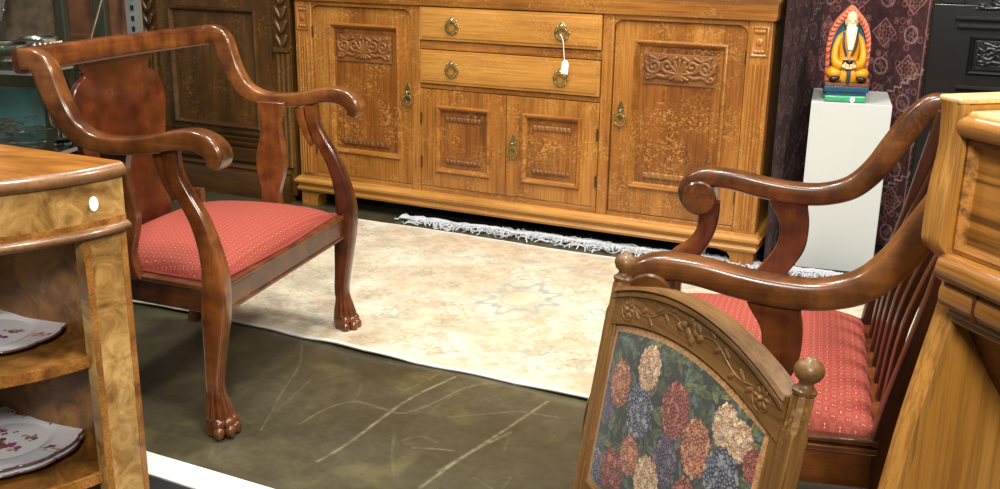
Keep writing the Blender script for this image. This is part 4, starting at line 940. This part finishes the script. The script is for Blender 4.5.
# ------------------------------------------------------------ pedestal and statue
def pedestal():
    th = R(8.5); loc = (1.235, .33, 0)
    m = MB(); m.box(-.134, .134, -.19, .19, 0, .61); o = m.build('pedestal', white, None, bevel=.002); o.location = loc; o.rotation_euler = (0, 0, th)
    tag(o, 'plain white display pedestal under the seated figurine', 'pedestal')
pedestal()
def statue():
    t = thing('figurine', 'painted figurine of a seated bearded man in a yellow robe in a flame niche', 'figurine', (1.225, .21, .611), R(14)); t.scale = (.84, 1, 1.05)
    blue = plain('blue_glaze', (32, 78, 104), .35, coat=.4); green = plain('green_glaze', (58, 152, 104), .35, coat=.4); brown = plain('brown_rock', (112, 66, 40), .6, ns=60, var=.4)
    coral = plain('coral_glaze', (204, 112, 84), .45, ns=50, var=.15); teal = plain('teal_niche', (36, 104, 132), .5); yel = plain('yellow_robe', (206, 140, 16), .45, ns=30, var=.12)
    skin = plain('pale_skin', (226, 196, 150), .5, var=.03); beardm = plain('cream_beard', (232, 220, 190), .7, ns=200, var=.08); blk = plain('black_shoe', (26, 24, 26), .3); navy = plain('dark_robe_border', (38, 52, 60), .5)
    m = MB(); m.box(-.083, .083, -.058, .058, 0, .022); m.build('base_slab', green, t, bevel=.006, seg=3)
    m = MB(); m.box(-.080, .080, -.055, .058, .0225, .034); m.box(-.088, .088, -.060, .06, .034, .052)
    for k in range(14): m.box(-.084+k*.0122, -.078+k*.0122, -.063, -.058, .037, .049)
    m.build('plinth', blue, t, bevel=.0015)
    m = MB(); m.box(-.086, .086, -.058, .058, .0525, .064)
    rnd = random.Random(2)
    for k in range(30):
        x = -.08+.16*rnd.random(); m.ball((x, -.045+.02*rnd.random(), .066+.012*rnd.random()), (.014, .012, .010), 9, 6)
    m.build('rock_seat', brown, t, bevel=.002)
    # niche: pointed arch slab with flame border
    arch = [(-.082, .064), (-.086, .12), (-.088, .18), (-.080, .225), (-.060, .262), (-.030, .290), (0, .312), (.030, .290), (.060, .262), (.080, .225), (.088, .18), (.086, .12), (.082, .064)]
    ap = cr2(arch, 5); inner = [(x*.80, .064+(z-.064)*.88) for x, z in ap]
    m = MB(); m.prism(ap+inner[::-1], 'Y', .012, .05); n = len(ap)
    for k in range(1, n-1, 2):
        x = (ap[k][0]+inner[k][0])/2; z = (ap[k][1]+inner[k][1])/2; a = math.atan2(ap[k+1][1]-ap[k-1][1], ap[k+1][0]-ap[k-1][0])
        m.ball((x, .012, z), (.013, .008, .0065), 10, 6, Matrix.Rotation(-a+.9, 3, 'Y'))
    m.build('flame_border', coral, t, smooth=50)
    m = MB(); m.prism(inner, 'Y', .030, .055); m.build('niche_back', teal, t)
    # body: one continuous robe mesh lofted from knees to shoulders
    m = MB(); rings = []
    for z, wx, y0, y1 in [(.066, .066, -.052, .028), (.080, .078, -.058, .028), (.098, .078, -.056, .028), (.112, .066, -.046, .028), (.125, .048, -.030, .028), (.145, .044, -.024, .028), (.170, .050, -.022, .028), (.195, .055, -.020, .028), (.212, .050, -.017, .026), (.224, .034, -.012, .024), (.232, .018, -.010, .018)]:
        rings.append([(math.copysign(abs(math.cos(a))**.8, math.cos(a))*wx, (y0+y1)/2+math.sin(a)*(y1-y0)/2, z) for a in np.linspace(0, 2*math.pi, 29)[:-1]])
    m.loft(rings)
    for s in (-1, 1):
        m.sweep([(s*.040, -.002, .205), (s*.053, -.010, .175), (s*.056, -.022, .145), (s*.048, -.040, .125), (s*.026, -.050, .120)], [(.026, .030), (.028, .030), (.030, .032), (.032, .032), (.032, .034)], (0, 1, 0), 12, 2.2)
        m.ball((s*.052, -.036, .094), (.034, .030, .020), 14, 8)
    m.build('robe', yel, t, smooth=60)
    # robe border, belt and sash
    m = MB()
    for s in (-1, 1): m.tube([(s*.026, -.012, .226), (s*.028, -.026, .20), (s*.022, -.032, .175), (s*.010, -.034, .150)], .0045, 7, True)
    m.sweep([(-.040, -.026, .135), (0, -.036, .135), (.040, -.026, .135)], [(.010, .004)]*3, (0, 0, 1), 8)
    m.tube([(0, -.052, .115), (.002, -.064, .09), (.001, -.064, .066)], .008, 8, True); m.build('robe_trim', navy, t)
    # head
    m = MB(); m.sweep([(0, 0, .218), (0, -.002, .234), (0, -.004, .242), (0, -.006, .254), (0, -.006, .270), (0, -.003, .284), (0, 0, .291)], [(.022, .024), (.024, .026), (.036, .036), (.044, .044), (.046, .044), (.036, .036), (.014, .014)], (1, 0, 0), 16, 2.1)
    m.ball((0, -.0295, .258), (.0045, .005, .007), 8, 6)
    for s in (-1, 1): m.ball((s*.023, -.002, .257), (.003, .006, .009), 8, 6)
    hd = m.build('head', skin, t, smooth=70)
    m = MB(); 
    for s in (-1, 1): m.ball((s*.009, -.0262, .2635), (.0036, .0018, .0020), 8, 5); 
    m.build('eyes', blk, hd)
    m = MB()
    for s in (-1, 1): m.ball((s*.009, -.0262, .269), (.0062, .002, .0016), 8, 5, Matrix.Rotation(s*.3, 3, 'Y'))
    m.sweep([(0, -.020, .249), (0, -.027, .238), (0, -.034, .215), (0, -.038, .190), (0, -.040, .160)], [(.018, .034), (.020, .036), (.016, .030), (.011, .019), (.003, .004)], (1, 0, 0), 12, 2.1)
    for k in range(7):
        a = (k-3)*.003; m.tube([(a*2.2, -.030, .244), (a*1.8, -.040, .212), (a*.8, -.046, .172)], .0018, 5, True)
    for s in (-1, 1): m.tube([(0, -.0305, .2515), (s*.007, -.031, .249), (s*.014, -.029, .241)], .0018, 6, True)
    lab(m.build('beard', beardm, hd, smooth=60), 'long cream beard, moustache and brows')
    # hands holding a bowl, fingers curled round it
    m = MB()
    for s in (-1, 1):
        m.ball((s*.020, -.056, .118), (.011, .008, .007), 10, 7)
        for q in range(4): m.tube([(s*.014, -.060-.001*q, .113+q*.0045), (s*.007, -.068, .1125+q*.0042), (s*.001, -.069, .112+q*.004)], [.0026, .0024, .0018], 6)
        m.tube([(s*.020, -.058, .124), (s*.014, -.062, .131), (s*.008, -.062, .134)], [.003, .0028, .002], 6)
    m.build('hands', skin, t, smooth=60)
    m = MB(); m.lathe([(0, 0), (.010, 0), (.016, .008), (.018, .018), (.016, .022), (.013, .020), (.011, .010), (0, .008)], (0, -.054, .116), 16); lab(m.build('bowl', blk, t), 'small dark bowl in the lap')
    for s in (-1, 1):
        m = MB(); m.ball((s*.052, -.062, .079), (.022, .012, .008), 12, 7, Matrix.Rotation(s*.15, 3, 'Y')); m.build('shoe', blk, t)
    m = MB(); m.lathe([(0, -.001), (.010, -.001), (.010, .001), (0, .001)], (.028, -.0595, .010), 16, (0, -1, 0)); lab(m.build('price_sticker', paper, t), 'small round white sticker on the base')
statue()

# ------------------------------------------------------------ hanging persian rug
def wall_rug():
    L_, Hh = 1.10, 1.75; n, k = 520, 560
    U, V = np.meshgrid(np.linspace(0, L_, n), np.linspace(0, Hh, k), indexing='ij')
    # path: along the sideboard's side, then across behind the pedestal
    p = [Vector((1.037, .012, 0)), Vector((1.042, .25, 0)), Vector((1.06, .46, 0)), Vector((1.11, .60, 0)), Vector((1.18, .63, 0)), Vector((1.31, .57, 0)), Vector((1.462, .45, 0))]
    pts = cr(p, 24); d = [0]
    for a, b_ in zip(pts[:-1], pts[1:]): d.append(d[-1]+(b_-a).length)
    sx = np.interp(U/L_*d[-1], d, [q.x for q in pts]); sy = np.interp(U/L_*d[-1], d, [q.y for q in pts])
    wob = .006*np.sin(U*14+V*1.5)
    Sg, T = U/L_*d[-1], V
    c = np.zeros(U.shape+(3,))+np.array([62, 34, 36.])
    nz = fbm(Sg*60, T*60, 3)[..., None]; c = c+(nz-.5)*36
    def put(mk, col, al=.95):
        nonlocal c; a = (np.clip(mk, 0, 1)*al*(.35+.9*fbm(Sg*110, T*110, 6)))[..., None]; a = np.clip(a, 0, 1); c = c*(1-a)+np.array(col, float)*a
    cell = .125
    gx = (Sg % cell)-cell/2; row = np.floor(T/cell); gy = (T % cell)-cell/2; colm = np.floor(Sg/cell); par = ((row+colm) % 2)
    rr = np.hypot(gx, gy); dm = np.abs(gx)+np.abs(gy); an = np.arctan2(gy, gx)
    put((par == 0)*(np.abs(dm-.052) < .0035), (176, 128, 122)); put((par == 0)*(np.abs(dm-.038) < .003), (110, 54, 48)); put((par == 0)*(rr < .013), (140, 74, 52)); put((par == 0)*(rr < .006), (40, 40, 62))
    put((par == 0)*(np.abs(rr-.026-.005*np.cos(an*8)) < .003), (156, 124, 122))
    put((par == 1)*(np.abs(rr-.030) < .0035), (164, 134, 130)); put((par == 1)*(np.abs(rr-.021) < .003), (36, 40, 66)); put((par == 1)*(rr < .012)*(np.cos(an*6) > 0), (150, 110, 90)); put((par == 1)*(np.abs(rr-.044-.006*np.cos(an*4)) < .003), (96, 42, 40))
    s2 = cell/4; hx = (Sg % s2)-s2/2; hy = (T % s2)-s2/2; h = vnoise(np.floor(Sg/s2)*3.7, np.floor(T/s2)*5.3, 8); r2 = np.hypot(hx, hy)
    put((h > .55)*(np.abs(r2-.011) < .0028), (156, 98, 92), .8); put((h < .35)*(np.abs(hx)+np.abs(hy) < .009), (120, 48, 40), .6); put((h > .8)*(r2 < .006), (178, 150, 130), .7); put((h < .2)*(np.abs(np.abs(hx)-np.abs(hy)) < .002)*(r2 < .016), (150, 138, 146), .8)
    # stepped ivory zigzags
    s3 = .030
    for x0, z0, dirn, ln in ((.86, .60, 1, .36), (.80, .18, 1, .36), (.46, .30, 1, .25), (.10, .22, 1, .5), (.95, 1.05, -1, .4), (.3, .80, 1, .3)):
        for q in range(int(ln/s3)):
            ax = x0+q*s3; az = z0+dirn*q*s3*.62
            put((Sg > ax-.003)*(Sg < ax+s3+.002)*(np.abs(T-az) < .0032), (190, 170, 158), .75); put((np.abs(Sg-ax-s3) < .0032)*(T > min(az, az+dirn*s3*.62))*(T < max(az, az+dirn*s3*.62)), (190, 170, 158), .75)
    e = d[-1]-Sg; put((np.abs(e-.012) < .003), (170, 130, 120), .8); 
    P = np.stack([sx+0*V, sy-wob*.5, .015+V+0*U], -1)
    o = gridmesh('hanging_rug', P, nlin(c), attrmat('dark_persian_wool', .95, sheen=.0, bump=.3, bs=500, detail=.15), None, .006, (0.3, 1, 0))
    tag(o, 'dark maroon patterned oriental rug hanging behind the white pedestal', 'rug')
wall_rug()

# ------------------------------------------------------------ black carved cabinet at upper right
def black_cabinet():
    t = thing('carved_cabinet', 'black carved cabinet at the upper right, beside the hanging rug', 'cabinet', (1.95, .45, 0), R(0))
    x0, x1 = -.475, .46
    pth = [(x0, .3), (x0, -.12), (x1, -.12)]
    m = MB(); m.box(x0, x1, -.12, .3, 0, .95); m.build('carcass', ebony, t, bevel=.004)
    for k, (z, bx) in enumerate(((.868, -.39), (.895, -.40))):
        m = MB(); mould_run(m, [(bx, -.1205), (x1, -.1205)], [(-.005, z), (.010, z), (.016, z+.008), (.010, z+.016), (-.005, z+.016)]); m.build('cornice_moulding', ebony, t)
    m = MB(); m.rectring(-.345, .02, .715, .848, [(0, -.118), (0, -.126), (.006, -.132), (.012, -.128), (.016, -.122)]); m.build('panel_moulding', ebony, t)
    carving(t, -.325, .0, .732, .832, -.122, 'crest', ebony)
    m = MB(); mould_run(m, [(-.37, -.1205), (x1, -.1205)], [(-.005, .66), (.012, .66), (.02, .668), (.012, .676), (-.005, .676)]); m.build('waist_moulding', ebony, t)
    carving(t, -.36, .40, .56, .65, -.122, 'crest', ebony)
    carving(t, -.38, .40, .925, .99, -.115, 'crest', ebony)
    m = MB(); m.box(x0+.02, x1-.02, -.112, .28, .95, 1.5); m.build('upper_case', ebony, t, bevel=.004)
    m = MB(); m.box(x0-.01, x1+.01, -.13, .3, 0, .08); m.build('plinth', ebony, t, bevel=.005)
black_cabinet()

# ------------------------------------------------------------ glass showcase, silver (left background)
def glassm():
    m, nt, b = nmat('shelf_glass'); b.inputs['Base Color'].default_value = (.85, .95, .92, 1); b.inputs['Roughness'].default_value = .02
    b.inputs['Transmission Weight'].default_value = 1; b.inputs['IOR'].default_value = 1.3; return m
GL = glassm()
def showcase():
    A15 = R(15); C0 = Vector((-.82, -1.49, 0)); Mw = Matrix.Translation(C0) @ Matrix.Rotation(A15, 4, 'Z')
    t = thing('showcase', 'glass shelved showcase with dark green posts behind the left armchair', 'display case', C0, A15)
    post = plain('dark_green_metal', (46, 48, 34), .5); basem = plain('showcase_base', (52, 48, 38), .6)
    D = .62; W = 1.0
    m = MB(); m.box(-W, 0, 0, D, 0, .26); m.build('cabinet_base', basem, t, bevel=.004)
    for x, y, w_ in ((-.165, D+.03, .022), (-.32, D+.03, .016), (-.75, D+.03, .018)):
        m = MB(); m.box(x-w_, x+w_, y-.015, y+.015, .0, 1.4); m.build('post', post, t, bevel=.002)
    for z in (.49, .745):
        m = MB(); m.box(-W, 0, 0, D, z-.008, z); m.build('glass_shelf', GL, t, bevel=.001)
        m = MB(); m.box(-W, .001, -.004, 0, z-.010, z+.001); m.box(.0, .004, -.004, D, z-.010, z+.001); m.build('shelf_edging', steel, t)
    m = MB(); m.box(-W, 0, 0, D, 1.36, 1.4); m.build('top', post, t)
    m = MB(); m.box(-.055, -.005, D+.005, D+.025, .0, 1.5); o = m.build('slotted_standard', steel, t)
    m = MB()
    for k in range(34): m.box(-.036, -.024, D+.003, D+.006, .2+k*.036, .218+k*.036)
    m.build('slot', black, o)
    def put(m, name, mat, x, y, z, lb, cat, rz=0, grp=None, rx=0):
        o = m.build(name, mat, None, smooth=50); o.location = Mw @ Vector((x, y, z)); o.rotation_euler = (rx, 0, A15+rz); tag(o, lb, cat, grp); return o
    def bowl(r, h): return MB().lathe([(0, 0), (r*.5, 0), (r*.55, .004), (r*.35, .01), (r*.8, h*.5), (r, h), (r*.96, h), (r*.7, h*.5), (0, h*.25)], (0, 0, 0), 28)
    put(bowl(.085, .055), 'silver_bowl', silver, -.24, .22, .745, 'silver footed bowl on the upper glass shelf, at the left frame edge', 'bowl')
    m = MB().lathe([(0, 0), (.06, 0), (.066, .01), (.066, .045), (.072, .055), (.062, .055), (.055, .045), (.055, .01), (0, .01)], (0, 0, 0), 28)
    for k in range(26):
        a = k*math.pi/13; m.ball((.067*math.cos(a), .067*math.sin(a), .028), (.006, .006, .017), 8, 6)
    put(m, 'silver_basket', silver, -.27, .44, .745, 'pierced silver dish with beaded sides on the upper glass shelf', 'dish')
    put(bowl(.05, .035), 'silver_bowl', silver, -.13, .40, .745, 'small silver bowl on the upper glass shelf behind the chair crest rail', 'bowl')
    m = MB().lathe([(0, 0), (.14, 0), (.15, .006), (.165, .012), (.165, .016), (.15, .010), (.14, .004), (0, .004)], (0, 0, 0), 40)
    for k in range(30): m.ball((.158*math.cos(k*math.pi/15), .158*math.sin(k*math.pi/15), .012), (.008, .008, .004), 8, 5)
    put(m, 'silver_tray', silver, -.62, .55, .91, 'round silver tray standing upright at the back of the showcase', 'tray', 0, None, R(80))
    gold = plain('gilt_frame', (128, 96, 60), .4, .3, ns=90, var=.5)
    m = MB(); m.rectring(-.15, .15, 0, .34, [(0, .012), (0, 0), (.012, -.008), (.03, -.004), (.036, .004), (.036, .010)], True); put(m, 'picture_frame', plain('brown_picture', (92, 62, 44), .4, ns=14, var=.6), -.24, .70, .76, 'brown picture frame standing behind the showcase, above the chair crest', 'picture frame', 0, None, R(-6))
    m = MB(); m.box(-.17, .17, -.008, .008, 0, .30); put(m, 'picture_frame', plain('bronze_relief', (104, 92, 76), .35, .4, ns=26, var=.7), -.56, .70, .76, 'grey brown framed relief standing behind the showcase at upper left', 'picture frame')
    # long silver server leaning in the case
    m = MB(); m.sweep([(0, 0, 0), (.05, 0, .12), (.09, 0, .22)], [(.006, .016), (.006, .010), (.006, .012)], (0, 1, 0), 8); put(m, 'cake_server', silver, -.15, .52, .746, 'long silver server leaning up beside the brown picture frame', 'server')
    m = MB(); m.box(-.13, .13, -.04, .04, 0, .13); put(m, 'blue_box', plain('teal_case', (58, 92, 92), .35, coat=.3, ns=9, var=.3), -.46, .46, .49, 'blue green box on the lower glass shelf, left of the chair arm', 'box', .15)
    rnd = random.Random(4)
    for k in range(16):
        m = MB(); L_ = rnd.uniform(.10, .15)
        m.sweep([(-L_/2, 0, .004), (-L_/4, 0, .006), (0, 0, .008), (L_/4, 0, .006)], [(.003, .014), (.003, .009), (.003, .005), (.003, .005)], (0, 1, 0), 8, 2.5)
        m.ball((L_/4+.022, 0, .006), (.026, .013, .004), 12, 7)
        put(m, 'silver_spoon', silver, -.30+rnd.uniform(-.10, .06), .20+rnd.uniform(-.08, .16), .492+k*.003, 'silver spoon in the loose heap on the lower glass shelf', 'spoon', rnd.uniform(0, 3.1), 'spoons heaped on the lower glass shelf')
    put(bowl(.055, .05), 'silver_bowl', silver, -.12, .44, .49, 'silver bowl on the lower glass shelf, just behind the chair arm', 'bowl')
    m = MB().lathe([(0, 0), (.026, 0), (.028, .01), (.012, .02), (.010, .05), (.03, .07), (.034, .12), (.028, .15), (.024, .15), (.028, .12), (.02, .08), (0, .07)], (0, 0, 0), 24)
    put(m, 'glass_goblet', GL, -.06, .20, .49, 'clear glass goblet on the lower glass shelf beside the chair arm', 'glass')
showcase()
